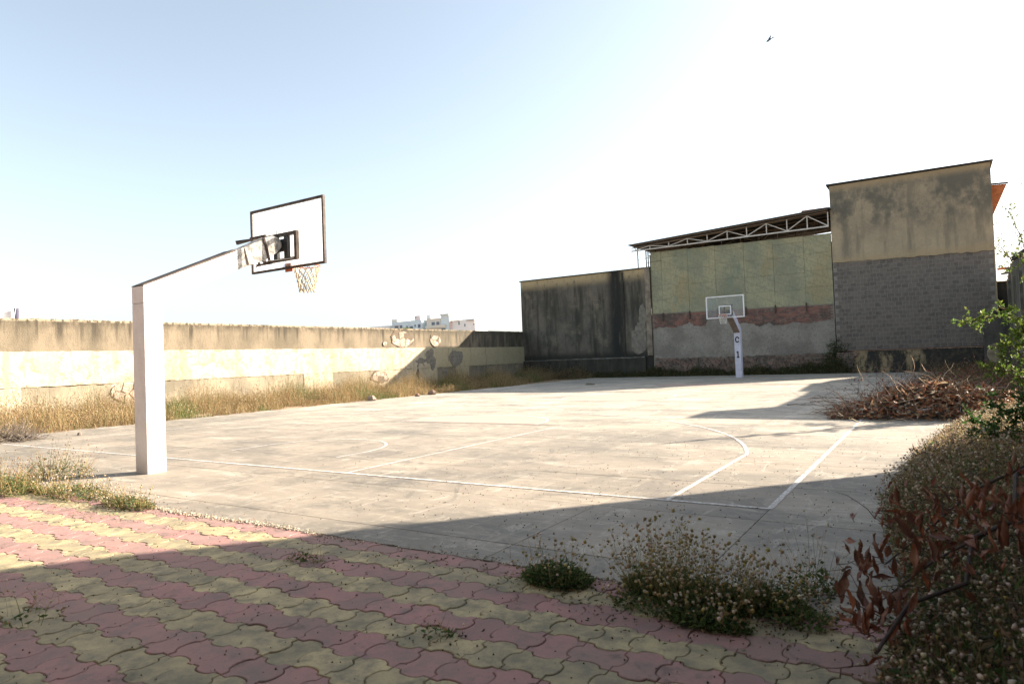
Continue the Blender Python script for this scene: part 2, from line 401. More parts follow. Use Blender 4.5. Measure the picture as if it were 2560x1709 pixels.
vis = sorted([q for q in plist if in_view(q[1], q[2])]); hid = [q for q in plist if not in_view(q[1], q[2])]
rest = {0: MB(), 1: MB()}
for k, (d_, X, Y, H, c) in enumerate(vis+hid):
    me = PM[(int(H), int(c))]; dz = random.uniform(-.006, .0); tilt = (random.gauss(0, .008), random.gauss(0, .008), random.gauss(0, .01))
    if k < 300 and k < len(vis):
        o = bpy.data.objects.new('paver', me); o.location = (X, Y, -.002+dz); o.rotation_euler = (tilt[0], tilt[1], rot+tilt[2]); link(o, paving)
    else:
        mb = rest[int(c)]; b0 = len(mb.v); Mx = Matrix.Translation((X, Y, -.002+dz)) @ Matrix.Rotation(rot+tilt[2], 4, 'Z')
        mb.v += [tuple(Mx @ v.co) for v in me.vertices]; mb.f += [tuple(b0+i for i in p.vertices) for p in me.polygons]
tag(rest[0].build('yellow_pavers', M_py, paving), kind='stuff'); tag(rest[1].build('red_pavers', M_pr, paving), kind='stuff')

# ------------------------------------------------------------------ left compound wall
WX = -22.7
def mk_wall_upper():
    n = NT('weathered_upper_band'); c = n.mix(n.noise(.8, (1, 1, .5), 8, .65, .35, .65), (.20, .165, .118), (.115, .098, .070))
    st = n.noise(2.6, (1, 1, .06), 6, .6, .50, .64, (2, 5, 1)); c = n.mix(n.math('MULTIPLY', st, n.math('MULTIPLY', n.axis(2, 2.15, 2.9), .92)), c, (.05, .043, .033))
    c = n.mix(n.math('MULTIPLY', n.axis(2, 2.75, 3.2), n.noise(5, (1, 1, .5), 8, .7, .3, .62)), c, (.042, .036, .026))
    c = n.mix(n.math('MULTIPLY', n.noise(14, (1, 1, .5), 9, .8, .5, .68, (5, 5, 5)), .6), c, (.075, .065, .048))
    c = n.mix(n.math('MULTIPLY', n.axis(2, 3.08, 3.16), n.noise(9, lo=.42, hi=.55, detail=7)), c, (.30, .25, .18))
    c = n.mix(n.math('MULTIPLY', n.axis(1, 21.5, 27), n.noise(2.4, (1, 1, .25), 7, .65, .35, .6)), c, (.075, .07, .055))
    return n.done(c, .93, bump=n.noise(30, detail=8, lo=.2, hi=.8), bs=.4, bd=.02)
def mk_wall_mid():
    n = NT('cream_limewash'); c = n.mix(n.noise(.7, (1, 1, .7), 9, .68, .42, .7), (.43, .385, .295), (.31, .26, .185))
    c = n.mix(n.math('MULTIPLY', n.noise(3, (1, 1, .12), 6, .6, .5, .68), .55), c, (.25, .20, .12)); c = n.mix(n.math('MULTIPLY', n.noise(2.2, (1, 1, 1.3), 10, .8, .50, .60, (3, 8, 5), 1), .75), c, (.21, .165, .105))
    c = n.mix(n.math('MULTIPLY', n.axis(2, 2.15, 1.95), 0.0), c, (.2, .16, .1)); c = n.mix(n.math('MULTIPLY', n.noise(6, (1, 1, .25), 9, .75, .5, .66, (9, 9, 1)), .5), c, (.22, .18, .11))
    c = n.mix(n.math('MULTIPLY', n.axis(1, 20.5, 25), .75), c, (.34, .30, .185))
    c = n.mix(n.math('MULTIPLY', n.noise(30, lo=.55, hi=.8), .5), c, (.2, .15, .09))
    return n.done(c, .92, bump=n.noise(35, detail=8, lo=.2, hi=.8), bs=.35, bd=.012)
M_up = mk_wall_upper(); M_mid = mk_wall_mid()
M_grayp = plaster('grey_cement_patch', (.29, .25, .18), (.17, .15, .11), (.11, .10, .075), 1.05, .5, streak_len=.8)
M_stone = (lambda n: n.done(n.mix(n.noise(3, lo=.35, hi=.65, detail=8), n.mix(n.rand(0, 1), (.46, .40, .33), (.34, .27, .21)), (.24, .19, .15)), .9, bump=n.noise(25, detail=8, lo=.1, hi=.9), bs=.6, bd=.02))(NT('pale_rubble_stone'))
M_dark = simple('dark_cavity', (.13, .10, .07))
lw = thing('compound_wall', (WX, 16, 0), 'long cream and grey plastered compound wall running along the left side of the court', 'wall')
mb = MB(); mb.box((WX-.35, -8, -.06), (WX-.02, 33.2, 3.18))
wpart(mb, 'wall_core', M_up, lw)
def wavy_panel(y0, y1, z0, z1, x, t, name, m, amp=.015, parent=lw, step=.12):
    ys_ = np.arange(y0, y1, step).tolist()+[y1]
    top = [(x-t, y, z1+random.uniform(-amp, amp)) for y in ys_]; bot = [(x-t, y, z0+random.uniform(-amp, amp)) for y in reversed(ys_)]
    mb = MB(); mb.prism(bot[::-1]+top[::-1] if False else (bot+top), (t, 0, 0)); return wpart(mb, name, m, parent)
# upper band broken down in two places near the far end
prof = [(-8, 3.2), (0, 3.2), (5, 3.21), (9, 3.19), (14, 3.18), (17.5, 3.13), (18.9, 3.08), (19.3, 2.98), (19.8, 3.05), (20.2, 3.0), (20.35, 2.86), (20.9, 3.0), (21.3, 2.95), (21.6, 3.06), (22.6, 3.07), (23.0, 2.95), (23.4, 2.7), (23.6, 2.6), (23.9, 2.72), (24.05, 3.10), (24.6, 3.16), (33.2, 3.2)]
pr2 = []
for (a, za), (b, zb) in zip(prof[:-1], prof[1:]):
    nn = max(1, int((b-a)/.18))
    for k in range(nn): pr2.append((a+(b-a)*k/nn, za+(zb-za)*k/nn+random.uniform(-.018, .012)))
pr2.append(prof[-1])
lw.children[0].data  # core
mb = MB(); mb.prism([(WX-.025, y, z) for y, z in pr2]+[(WX-.025, 33.2, 2.16), (WX-.025, -8, 2.16)], (.027, 0, 0)); wpart(mb, 'upper_band', M_up, lw)
# core top follows the broken line
core = lw.children[0]; me = core.data; me.clear_geometry()
mb = MB(); mb.prism([(WX-.35, y, z-.012) for y, z in pr2]+[(WX-.35, 33.2, -.06), (WX-.35, -8, -.06)], (.32, 0, 0))
Mi = lw.matrix_basis.inverted(); me.from_pydata([tuple(Mi @ Vector(p)) for p in mb.v], [], mb.f); me.update()
wavy_panel(-8, 33.0, 1.04, 2.15, WX+.035, .037, 'middle_band', M_mid, .012)
for y0, y1, m in ((-8, 3.3, M_mid), (3.3, 6.0, M_grayp), (6.95, 14.2, M_grayp), (14.2, 15.9, M_mid), (15.9, 18.9, M_grayp), (18.9, 23.6, M_mid), (23.6, 25.3, M_grayp), (25.3, 26.6, M_mid), (26.6, 33.0, M_grayp)):
    wavy_panel(y0, y1, -.06, 1.03+random.uniform(-.02, .02), WX+.012 if m is M_grayp else WX+.03, .03, 'lower_patch', m, .035)
wavy_panel(6.0, 6.95, -.06, 1.06, WX+.002, .02, 'lower_patch', M_stone, .02)
def blob(cy_, cz, ry, rz, x, t, name, m, n=22, j=.14, parent=lw):
    ph = [random.uniform(0, 6.28) for _ in range(3)]; n = 40
    rf = lambda a: 1+j*1.3*(.6*math.sin(2*a+ph[0])+.5*math.sin(3*a+ph[1])+.4*math.sin(5*a+ph[2]))+random.uniform(-.07, .07)
    pts = [(x-t, cy_+ry*math.cos(a)*k, cz+rz*math.sin(a)*k) for a in np.linspace(0, 2*math.pi, n+1)[:-1] for k in (rf(a),)]
    return wpart(MB().prism(pts[::-1], (t, 0, 0)), name, m, parent)
M_greycem = simple('bare_grey_cement', (.22, .20, .165), .9, .2, 8)
blob(25.35, 1.52, .62, .52, WX+.043, .02, 'bare_patch', M_greycem)
blob(23.05, 1.55, .42, .50, WX+.043, .02, 'bare_patch', M_greycem, j=.25)
blob(22.2, 1.35, .45, .22, WX+.045, .02, 'bare_patch', M_greycem, j=.3)
blob(24.35, .75, .25, .22, WX+.025, .02, 'bare_patch', M_greycem)
blob(22.2, 1.13, .34, .10, WX+.062, .02, 'bare_patch', M_mid, j=.4)
blob(21.9, .72, .11, .22, WX+.064, .03, 'bare_patch', M_dark, j=.3)
blob(19.0, .70, .62, .30, WX+.05, .03, 'bare_patch', M_dark, j=.12)
# exposed rubble
def stones_in(y0, y1, z0, z1, x, s_, gapc=None):
    """irregular fitted rubble: Voronoi cells clipped to an oval"""
    ny = max(2, round((y1-y0)/s_)); nz = max(2, round((z1-z0)/s_)); cy0, cz0, ry, rz = (y0+y1)/2, (z0+z1)/2, (y1-y0)/2, (z1-z0)/2
    P = [(y0+(i+.5+random.uniform(-.42, .42))*(y1-y0)/ny, z0+(k+.5+random.uniform(-.4, .4))*(z1-z0)/nz) for i in range(-1, ny+1) for k in range(-1, nz+1)]
    oval = [(cy0+ry*math.cos(a)*random.uniform(.88, 1.1), cz0+rz*math.sin(a)*random.uniform(.88, 1.1)) for a in np.linspace(0, 2*math.pi, 17)[:-1]]
    for a in P:
        poly = oval[:]
        for b in P:
            if b is a: continue
            nx_, nz_ = b[0]-a[0], b[1]-a[1]; c0 = nx_*(a[0]+b[0])/2+nz_*(a[1]+b[1])/2; out = []
            for k in range(len(poly)):
                p, q = poly[k], poly[(k+1) % len(poly)]; dp = nx_*p[0]+nz_*p[1]-c0; dq = nx_*q[0]+nz_*q[1]-c0
                if dp <= 0: out.append(p)
                if dp*dq < 0: t = dp/(dp-dq); out.append((p[0]+(q[0]-p[0])*t, p[1]+(q[1]-p[1])*t))
            poly = out
            if len(poly) < 3: break
        if len(poly) < 3: continue
        my = sum(p[0] for p in poly)/len(poly); mz = sum(p[1] for p in poly)/len(poly); k_ = random.uniform(.86, .95)
        pts = [(x-.05, my+(p[0]-my)*k_, mz+(p[1]-mz)*k_) for p in poly]
        wpart(MB().prism(pts[::-1], (.05+random.uniform(-.012, .012), 0, 0)), 'stone', M_stone, lw)
blob(20.8, 2.62, .85, .42, WX+.012, .02, 'bare_patch', M_dark, j=.15); stones_in(19.95, 21.65, 2.2, 3.0, WX+.02, .33)
blob(23.55, 2.52, .42, .42, WX+.012, .02, 'bare_patch', M_dark, j=.15); stones_in(23.1, 24.0, 2.18, 2.88, WX+.02, .2)
stones_in(18.45, 19.6, .42, .98, WX+.055, .30); stones_in(5.95, 7.0, .35, 1.1, WX+.05, .36); stones_in(19.3, 19.6, 2.25, 2.5, WX+.03, .2)
# pier marks / cracks
for y, z0, z1 in ((24.6, 1.35, 2.12), (25.0, .9, 2.1), (26.8, 1.3, 2.1), (28.4, .6, 2.12), (19.0, 1.1, 3.0), (12.2, 1.1, 3.1)):
    pts = [(WX+.042, y+random.uniform(-.06, .06), z0+(z1-z0)*k/6) for k in range(7)]
    if y in (19.0, 12.2): continue
    wpart(MB().tube(pts, .006, 4), 'crack', M_dark, lw)
# faint red hand-written words
try:
    fc = bpy.data.curves.new('writing', 'FONT'); fc.body = '\u0935\u093f\u0926\u094d\u092f\u093e\u0932\u092f \u0936\u0941\u0930\u0942'; fc.size = .38; fc.shear = .3; fc.offset = -.006
    fo = bpy.data.objects.new('writing', fc); COL.objects.link(fo)
    dg = bpy.context.evaluated_depsgraph_get(); wm = bpy.data.meshes.new_from_object(fo.evaluated_get(dg)); bpy.data.objects.remove(fo)
    wx = [v.co.x for v in wm.vertices]; sc_ = 1.95/(max(wx)-min(wx))
    wm.transform(Matrix.Translation((0, 4.12-16, 1.60)) @ Matrix.Rotation(R(90), 4, 'Z') @ Matrix.Rotation(R(90), 4, 'X') @ Matrix.Scale(sc_, 4))
    for v in wm.vertices: v.co.x = .0385
    wm.materials.clear(); wm.materials.append(simple('faint_red_chalk', (.60, .43, .29), .95)); wo_ = bpy.data.objects.new('writing', wm); link(wo_, lw)
except Exception as e: print('writing', e)

# ------------------------------------------------------------------ dark plastered building at the far left
def mk_darkwall():
    n = NT('blackened_plaster'); c = n.mix(n.noise(.8, (1, 1, .7), 10, .75, .40, .62), (.15, .132, .105), (.085, .08, .066))
    c = n.mix(n.noise(2.2, (1, 1, .10), 7, .62, .45, .68, (2, 5, 1)), c, (.05, .048, .038))
    c = n.mix(n.math('MULTIPLY', n.noise(1.2, (1, 1, .9), 8, .7, .5, .68, (7, 0, 3)), .7), c, (.20, .172, .125))
    c = n.mix(n.math('MULTIPLY', n.axis(2, 5.75, 6.45), n.noise(3.5, (1, 1, .5), 9, .75, .30, .50, (1, 1, 5))), c, (.42, .33, .19))
    c = n.mix(n.math('MULTIPLY', n.axis(2, 1.75, 1.3), .85), c, (.03, .03, .026))
    c = n.mix(n.math('MULTIPLY', n.math('MULTIPLY', n.axis(0, -16.6, -15.9), n.axis(0, -15.0, -15.6)), n.noise(3, (1, 1, .2), 5, .6, .2, .45)), c, (.03, .03, .027))
    c = n.mix(n.noise(50, lo=.62, hi=.75), c, (.20, .18, .14))
    return n.done(c, .93, bump=n.noise(30, detail=8, lo=.2, hi=.8), bs=.4, bd=.02)
M_dw = mk_darkwall()
M_cap = simple('dark_coping', (.06, .055, .045), .9)
YF = 33.0
db = thing('plastered_building', (-18, YF, 0), 'windowless two-storey block with blackened grey plaster between cream compound wall and green panels', 'building')
wpart(MB().box((-22.76, YF, -.06), (-13.5, YF+7, 6.58)), 'wall', M_dw, db)
wpart(MB().box((-22.84, YF-.06, 6.583), (-13.44, YF+7.06, 6.65)), 'coping', M_cap, db)
M_ledge = plaster('sooty_plinth', (.07, .065, .05), (.045, .045, .038), (.02, .02, .018), 1.2, .5)
wpart(MB().box((-22.66, YF-.16, -.06), (-13.9, YF-.003, 1.14)), 'plinth', M_ledge, db)
pts = [(-22.66+8.7*k/40, YF-.17, 1.16+random.uniform(-.012, .012)) for k in range(41)]
mb = MB(); mb.prism([(x, y, z+.035+random.uniform(-.02, .02)) for x, y, z in pts]+[(x, y, 1.135) for x, y, z in reversed(pts)], (0, .16, 0)); wpart(mb, 'ledge', simple('pale_cement_ledge', (.22, .21, .18), .9, .3, 3), db)
wpart(MB().box((-15.32, YF-.075, 1.2), (-15.22, YF-.003, 6.5)), 'drain_pipe', M_ledge, db)
wpart(MB().box((-13.78, YF-.10, 1.25), (-13.46, YF-.003, 6.62)), 'corner_pier', simple('pale_pier_plaster', (.30, .25, .19), .9, .25, 3), db)
M_pat = simple('bare_render_patch', (.24, .215, .175), .92, .2, 5)
for cx_, cz, rx, rz, dq in ((-14.35, 2.2, .55, .85, 0), (-14.05, 3.7, .25, .7, .003), (-14.2, 2.9, .35, .45, .006)):
    pts = [(cx_+rx*math.cos(a)*random.uniform(.85, 1.15), YF-.012-dq, cz+rz*math.sin(a)*random.uniform(.85, 1.15)) for a in np.linspace(0, 2*math.pi, 19)[:-1]]
    wpart(MB().prism(pts, (0, .011, 0)), 'bare_patch', M_pat, db)
mb = MB(); mb.tube([(-17.1+.24*math.cos(a), YF-.01, 4.75+.17*math.sin(a)) for a in np.linspace(0, 2*math.pi, 17)], .012, 4, False); wpart(mb, 'stain_ring', simple('pale_ring', (.25, .23, .19)), db)

# ------------------------------------------------------------------ panelled shed in the middle
sh = thing('open_roof_shed', (-8.4, YF, 0), 'shed wall of green-yellow panels above bare brick and grey render under a dark trussed roof', 'building')
def mk_panel():
    n = NT('algae_stained_panel')
    c = n.mix(n.noise(.7, (1, 1, .8), 8, .65, .35, .66), (.37, .34, .215), (.24, .245, .17))
    c = n.mix(n.noise(1.1, (1, 1, .4), 7, .65, .55, .68, (5, 1, 0)), c, (.22, .25, .18)); c = n.mix(n.noise(.5, (1, 1, .6), 6, .6, .55, .66, (1, 9, 0)), c, (.33, .28, .16))
    w = n.N('ShaderNodeTexWave'); w.wave_type = 'BANDS'; w.bands_direction = 'DIAGONAL'; w.inputs['Scale'].default_value = .5; w.inputs['Distortion'].default_value = .35
    n.L(n.mul(n.pos(), (1.0, 0, 2.1)), w.inputs['Vector'])
    c = n.mix(n.math('MULTIPLY', n.rng(w.outputs['Fac'], .955, .995), .35), c, (.18, .17, .11))
    c = n.mix(n.math('MULTIPLY', n.noise(9, (1, 1, .5), 8, .75, .42, .66, (3, 3, 3)), .6), c, (.17, .17, .11))
    c = n.mix(1., c, n.mix(n.rand(0, 1), (.93, .94, .95), (1.04, 1.03, 1.0)), 'MULTIPLY')
    return n.done(c, .75, bump=n.noise(8, detail=5, lo=.2, hi=.8), bs=.15, bd=.01, spec=.3)
M_panel = mk_panel(); M_back = simple('shed_backing', (.14, .13, .09))
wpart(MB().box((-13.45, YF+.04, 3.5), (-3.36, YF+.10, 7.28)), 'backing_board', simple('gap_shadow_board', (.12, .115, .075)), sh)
vx = [-13.38, -12.72, -11.10, -9.49, -7.88, -6.30, -4.72, -3.37]
for i in range(7):
    x0, x1 = vx[i], vx[i+1]; sft = (0, .03, -.08, .04, -.02, -.05, .02)[i]
    zb = 3.76+(3.61-3.76)*(x0+13.4)/10.; zt = 7.50+(7.33-7.50)*(x0+13.4)/10.
    zs = [zb, 4.55+sft, 5.45+sft, 6.37+sft, 7.10+sft*.5 if i % 2 else zt, zt] if i % 2 else [zb, 4.57+sft, 5.45+sft, 6.37+sft, zt]
    for k in range(len(zs)-1):
        mb = MB(); t = random.uniform(0, .012)
        mb.box((x0+.005, YF-.002-t, zs[k]+.004), (x1-.005, YF+.035, zs[k+1]-.004)); wpart(mb, 'panel', M_panel, sh)
M_steel = simple('brown_steel_post', (.10, .065, .05), .6); M_white_steel = simple('white_painted_steel', (.62, .58, .52), .5, .12); M_rsteel = simple('brown_primer_steel', (.26, .20, .15), .6)
for x in (-12.72, -11.10, -9.49, -7.88, -6.30, -4.72):
    wpart(MB().box((x-.035, YF-.06, 3.30), (x+.035, YF-.018, 3.78)), 'post_foot', M_steel, sh)
    if x in (-99,): wpart(MB().box((x-.02, YF-.05, 3.78), (x+.02, YF-.018, 7.6)), 'post', M_steel, sh)
for x, yy in ((-14.33, YF+.35), (-14.12, YF+1.2), (-13.75, YF+.25), (-13.62, YF+1.6), (-13.52, YF-.02)):
    wpart(MB().bar((x, yy, 6.6), (x, yy, 8.0), .055), 'post', M_steel if x > -13.7 else M_rsteel, sh)
wpart(MB().bar((-14.3, YF+.35, 7.2), (-13.4, YF+.25, 7.25), .02), 'rail', M_steel, sh)
wpart(MB().bar((-13.6, YF-.02, 6.9), (-12.7, YF-.03, 6.95), .02), 'rail', M_steel, sh)
# trusses
def truss(yy, m, dz=0.):
    o = MB(); zb = 7.66+dz
    top = lambda x: 7.86+dz+(x+14.1)*(.60/10.7)
    o.bar((-14.45, yy, zb), (-3.4, yy, zb+.02), .07); wpart(o, 'bottom_chord', m, sh)
    wpart(MB().bar((-14.45, yy, top(-14.45)), (-3.4, yy, top(-3.4)), .05), 'top_chord', M_rsteel, sh)
    nodes = [-14.2, -13.25, -12.08, -10.94, -9.78, -8.64, -7.57, -6.51, -5.45, -4.43, -3.42]
    for i, x in enumerate(nodes):
        wpart(MB().bar((x, yy, zb+.036), (x, yy, top(x)-.026), .05), 'strut', m, sh)
        if i < len(nodes)-1:
            a, b = (top(x)-.04, zb+.04) if i % 2 == 0 else (zb+.04, top(nodes[i+1])-.04)
            if i % 2 == 0 and i > 0: a, b = zb+.04, top(nodes[i+1])-.04
            if i % 2 == 1: a, b = top(x)-.04, zb+.04
            if i == 0: a, b = zb+.04, top(nodes[1])-.04
            wpart(MB().bar((x, yy-.003, a), (nodes[i+1], yy-.003, b), .045), 'brace', m, sh)
truss(YF-.35, M_white_steel); truss(YF+2.6, M_rsteel, .05)
mb = MB(); 
for k in range(12):
    x0 = -14.5+k*.9364; x1 = x0+.9364; z0 = 7.98+(x0+14.5)*.0517; z1 = 7.98+(x1+14.5)*.0517
    mb.prism([(x0, YF-.75, z0), (x1, YF-.75, z1), (x1, YF-.75, z1+.045), (x0, YF-.75, z0+.045)], (0, 7.8, 0))
wpart(mb, 'roof', simple('dark_roof_sheet', (.075, .08, .078), .6), sh)
for k in range(8):
    yy = YF-.6+k*1.0; wpart(MB().bar((-14.4, yy, 7.95), (-3.4, yy, 8.52), .04), 'purlin', M_rsteel, sh)
wpart(MB().box((-4.7, YF-.3, 8.62), (-3.4, YF+1, 8.70)), 'roof_flap', simple('rusty_red_sheet', (.26, .10, .06)), sh)
wpart(MB().box((-13.45, YF+7.0, 0), (-3.36, YF+7.2, 7.9)), 'rear_wall', M_back, sh)
# brick band
M_mortar = simple('old_mortar', (.25, .215, .18), .95)
wpart(MB().box((-13.45, YF+.012, -.06), (-3.36, YF+.26, 3.75)), 'wall_core', M_mortar, sh)
def mk_brick():
    n = NT('weathered_red_brick'); c = n.mix(n.rand(0, 1), (.27, .125, .095), (.13, .085, .072)); c = n.mix(n.noise(5, lo=.5, hi=.68, detail=7), c, (.24, .19, .15)); c = n.mix(n.noise(1.4, lo=.48, hi=.66, off=(4, 4, 4), detail=8), c, (.10, .08, .066))
    return n.done(c, .93, bump=n.noise(40, detail=6, lo=.1, hi=.9), bs=.5, bd=.01)
M_brick = mk_brick()
bme = MB().box((-.112, -.004, -.033), (.112, .03, .033)).mesh('brick', M_brick)
ptop = [[-13.56, 2.78], [-12.97, 2.93], [-12.21, 2.85], [-11.59, 2.91], [-11.15, 3.1], [-10.79, 2.86], [-10.19, 2.83], [-10.06, 3.21], [-8.95, 3.17], [-8.39, 2.9], [-7.61, 2.82], [-7.18, 2.65], [-6.63, 2.82], [-6.42, 2.66], [-5.89, 2.66], [-5.36, 2.77], [-4.6, 2.67], [-4.09, 2.74], [-3.3, 2.8]]
ptz = lambda x: float(np.interp(x, [q[0] for q in ptop], [q[1] for q in ptop]))
bl = []
nrow = 14
for k in range(nrow):
    z = 3.68-k*.078
    for i in range(44):
        x = -13.30+i*.232+(.116 if k % 2 else 0)
        if x > -3.5: continue
        zz = z-(x+13.4)*.015
        if zz < ptz(x)-.06: continue
        bl.append((x, zz))
random.shuffle(bl)
rb = MB()
for k, (x, z) in enumerate(bl):
    dy = random.uniform(-.008, .012); rz = random.gauss(0, .03)
    if k < 300:
        o = bpy.data.objects.new('brick', bme); o.location = (x-sh.location.x, YF+dy-sh.location.y, z); o.rotation_euler = (0, random.gauss(0, .02), rz); link(o, sh)
    else: rb.box((x-.112, YF+dy-.004, z-.033), (x+.112, YF+dy+.03, z+.033))
tag(wpart(rb, 'bricks', M_brick, sh), kind='stuff')
M_render = (lambda n: n.done(n.mix(n.math('MULTIPLY', n.noise(9, (1, 1, 1), 9, .8, .48, .64, dist=1.2), .75), n.mix(n.noise(.9, lo=.38, hi=.62, detail=8), (.35, .315, .265), (.25, .225, .19)), (.15, .135, .115)), .95, bump=n.noise(9, detail=9, rough=.8, lo=.2, hi=.8, dist=1.2), bs=.8, bd=.04))(NT('rough_grey_render'))
pt2 = []
for (a, za), (b, zb) in zip(ptop[:-1], ptop[1:]):
    nn = max(1, int((b-a)/.09))
    for k in range(nn): pt2.append((a+(b-a)*k/nn, za+(zb-za)*k/nn+random.uniform(-.035, .035)))
pt2 = [q for q in pt2 if q[0] > -13.43]+[(-3.38, 2.8)]
mb = MB(); bot = [(x, YF-.045, 1.02+random.uniform(-.04, .04)) for x, z in pt2[::-1]]
mb.prism(bot+[(x, YF-.045, z) for x, z in pt2], (0, .055, 0)); wpart(mb, 'render_coat', M_render, sh)
# rubble base of the shed
M_rub = (lambda n: n.done(n.mix(n.noise(4, lo=.4, hi=.65, detail=7), n.mix(n.rand(0, 1), (.30, .19, .145), (.22, .19, .155)), (.12, .10, .085)), .95, bump=n.noise(30, detail=6, lo=.1, hi=.9), bs=.6, bd=.02))(NT('base_rubble'))
z = .02; nst = 0
while z < 1.02:
    h = random.uniform(.07, .13); x = -13.4+random.uniform(0, .2)
    while x < -3.5 and nst < 290:
        w = random.uniform(.2, .5); y = YF-random.uniform(.03, .12)
        pts = [(x+.01, y, z+.01), (x+w*.5, y, z+random.uniform(0, .015)), (x+w-.02, y, z+.012), (x+w-.01, y, z+h*.75), (x+w*.6, y, z+h-.008), (x+.03, y, z+h*.85)]
        wpart(MB().prism(pts, (0, .12, 0)), 'stone', M_rub, sh); nst += 1; x += w
    z += h
mb = MB().box((-3.62, YF-.30, 0), (-3.40, YF-.02, 1.0))

# ------------------------------------------------------------------ tall block-work building on the right
bb = thing('blockwork_building', (0, YF, 0), 'tallest building at the right, grey concrete blocks below stained ochre plaster', 'building')
def mk_tall():
    n = NT('ochre_plaster_with_mould'); c = n.mix(n.noise(.6, (1, 1, 1), 9, .66, .36, .66), (.41, .33, .22), (.30, .25, .175))
    a = n.math('MULTIPLY', n.axis(2, 6.3, 8.2), n.noise(.75, (1, 1, .75), 9, .7, .38, .58, (3, 0, 1)))
    c = n.mix(n.math('MULTIPLY', a, .85), c, (.10, .10, .085))
    c = n.mix(n.math('MULTIPLY', n.noise(2.0, (1, 1, .12), 7, .62, .46, .66, (6, 5, 1)), .55), c, (.12, .115, .09))
    c = n.mix(n.math('MULTIPLY', n.axis(2, 9.35, 9.75), .8), c, (.36, .27, .155))
    c = n.mix(n.math('MULTIPLY', n.axis(2, 6.2, 5.75), .7), c, (.37, .28, .165))
    c = n.mix(n.math('MULTIPLY', n.noise(25, lo=.5, hi=.75), .4), c, (.12, .1, .07))
    return n.done(c, .93, bump=n.noise(25, detail=8, lo=.2, hi=.8), bs=.45, bd=.02)
M_tall = mk_tall()
BX0, BX1 = -3.33, 3.58
wpart(MB().box((BX0, YF, 1.1), (BX1, YF+9, 9.80)), 'wall_core', simple('block_mortar', (.255, .23, .20), .95, .1), bb)
# ragged plaster over the block face
top = []; x = BX0
while x < BX1-.01:
    zb = 5.76-(x-BX0)*.022+random.uniform(-.03, .03); top.append((x, zb)); x += random.uniform(.08, .2)
top.append((BX1, 5.62))
mb = MB(); mb.prism([(x, YF-.055, z) for x, z in top]+[(BX1, YF-.055, 9.80), (BX0, YF-.055, 9.82)], (0, .054, 0)); wpart(mb, 'plaster_coat', M_tall, bb)
wpart(MB().box((BX1-.003+.005, YF-.05, 1.1), (BX1+.05, YF+9, 9.8)), 'side_plaster', M_tall, bb)
mb = MB(); mb.prism([(BX0-.14, YF-.12, 9.86), (BX1+.16, YF-.12, 9.83), (BX1+.16, YF-.12, 9.90), (BX0-.14, YF-.12, 9.94)], (0, 9.3, 0)); wpart(mb, 'coping', M_cap, bb)
M_block = (lambda n: n.done(n.mix(n.noise(6, lo=.45, hi=.7, detail=8), n.mix(n.rand(0, 1), (.165, .140, .118), (.118, .102, .088)), (.20, .175, .15)), .95, bump=n.noise(30, detail=7, lo=.1, hi=.9), bs=.5, bd=.012))(NT('grey_concrete_block'))
kme = MB().box((-.142, -.006, -.098), (.142, .014, .098)).mesh('block', M_block)
bw, bh = .305, .2160; nb = 0; rbk = MB(); lst = []
for j in range(22):
    z = 1.16+bh*(j+.5)
    for i in range(-1, 24):
        x = BX0+.155+i*bw+(.15 if j % 2 else 0)+ (0.02 if j % 3 else 0)
        if x < BX0+.1 or x > BX1-.1: continue
        zt = 5.74-(x-BX0)*.022
        if z > zt+.08: continue
        lst.append((x, z-(x-BX0)*.006))
random.shuffle(lst)
for k, (x, z) in enumerate(lst):
    dy = random.uniform(-.006, .006)
    if k < 300:
        o = bpy.data.objects.new('block', kme); o.location = (x, .001+dy*.5, z); o.rotation_euler = (0, random.gauss(0, .006), random.gauss(0, .006)); link(o, bb)
    else: rbk.box((x-.142, YF-.005+dy*.5, z-.098), (x+.142, YF+.024, z+.098))
if rbk.v: tag(wpart(rbk, 'blocks', M_block, bb), kind='stuff')
def mk_plinth():
    n = NT('peeling_black_and_ochre_plinth'); c = n.mix(n.noise(1.1, (1, 1, .35), 8, .7, .46, .54), (.04, .04, .034), (.30, .235, .14))
    c = n.mix(n.axis(0, .3, 1.2), c, (.045, .042, .036)); c = n.mix(n.noise(6, lo=.5, hi=.6, detail=8), c, n.mix(.6, c, (.10, .08, .06)))
    return n.done(c, .95, bump=n.noise(14, detail=8, lo=.2, hi=.8), bs=.6, bd=.03)
wpart(MB().box((-2.95, YF-.22, -.06), (3.3, YF+.3, 1.08)), 'plinth', mk_plinth(), bb)
wpart(MB().box((-3.0, YF-.26, 1.085), (3.1, YF-.045, 1.135)), 'ledge', simple('brown_ledge', (.15, .095, .08), .9, .2, 4), bb)
z = .02
while z < 1.0:
    h = random.uniform(.08, .14); x = -3.35
    while x < -2.6:
        w = random.uniform(.15, .35); wpart(MB().prism([(x, YF-.34, z), (x+w-.02, YF-.34, z+.01), (x+w-.03, YF-.32, z+h*.9), (x+.02, YF-.33, z+h-.01)], (0, .3, 0)), 'stone', M_rub, bb); x += w
    z += h
# orange sloping sheet sticking out behind the right side
wpart(MB().prism([(3.64, YF+.4, 8.78), (4.25, YF+.4, 8.74), (3.64, YF+.4, 7.30)], (0, 2.2, 0)), 'awning', simple('orange_painted_sheet', (.52, .17, .06), .6), bb)
wpart(MB().bar((3.64, YF+.37, 8.82), (4.30, YF+.37, 8.78), .07), 'awning_edge', M_cap, bb)
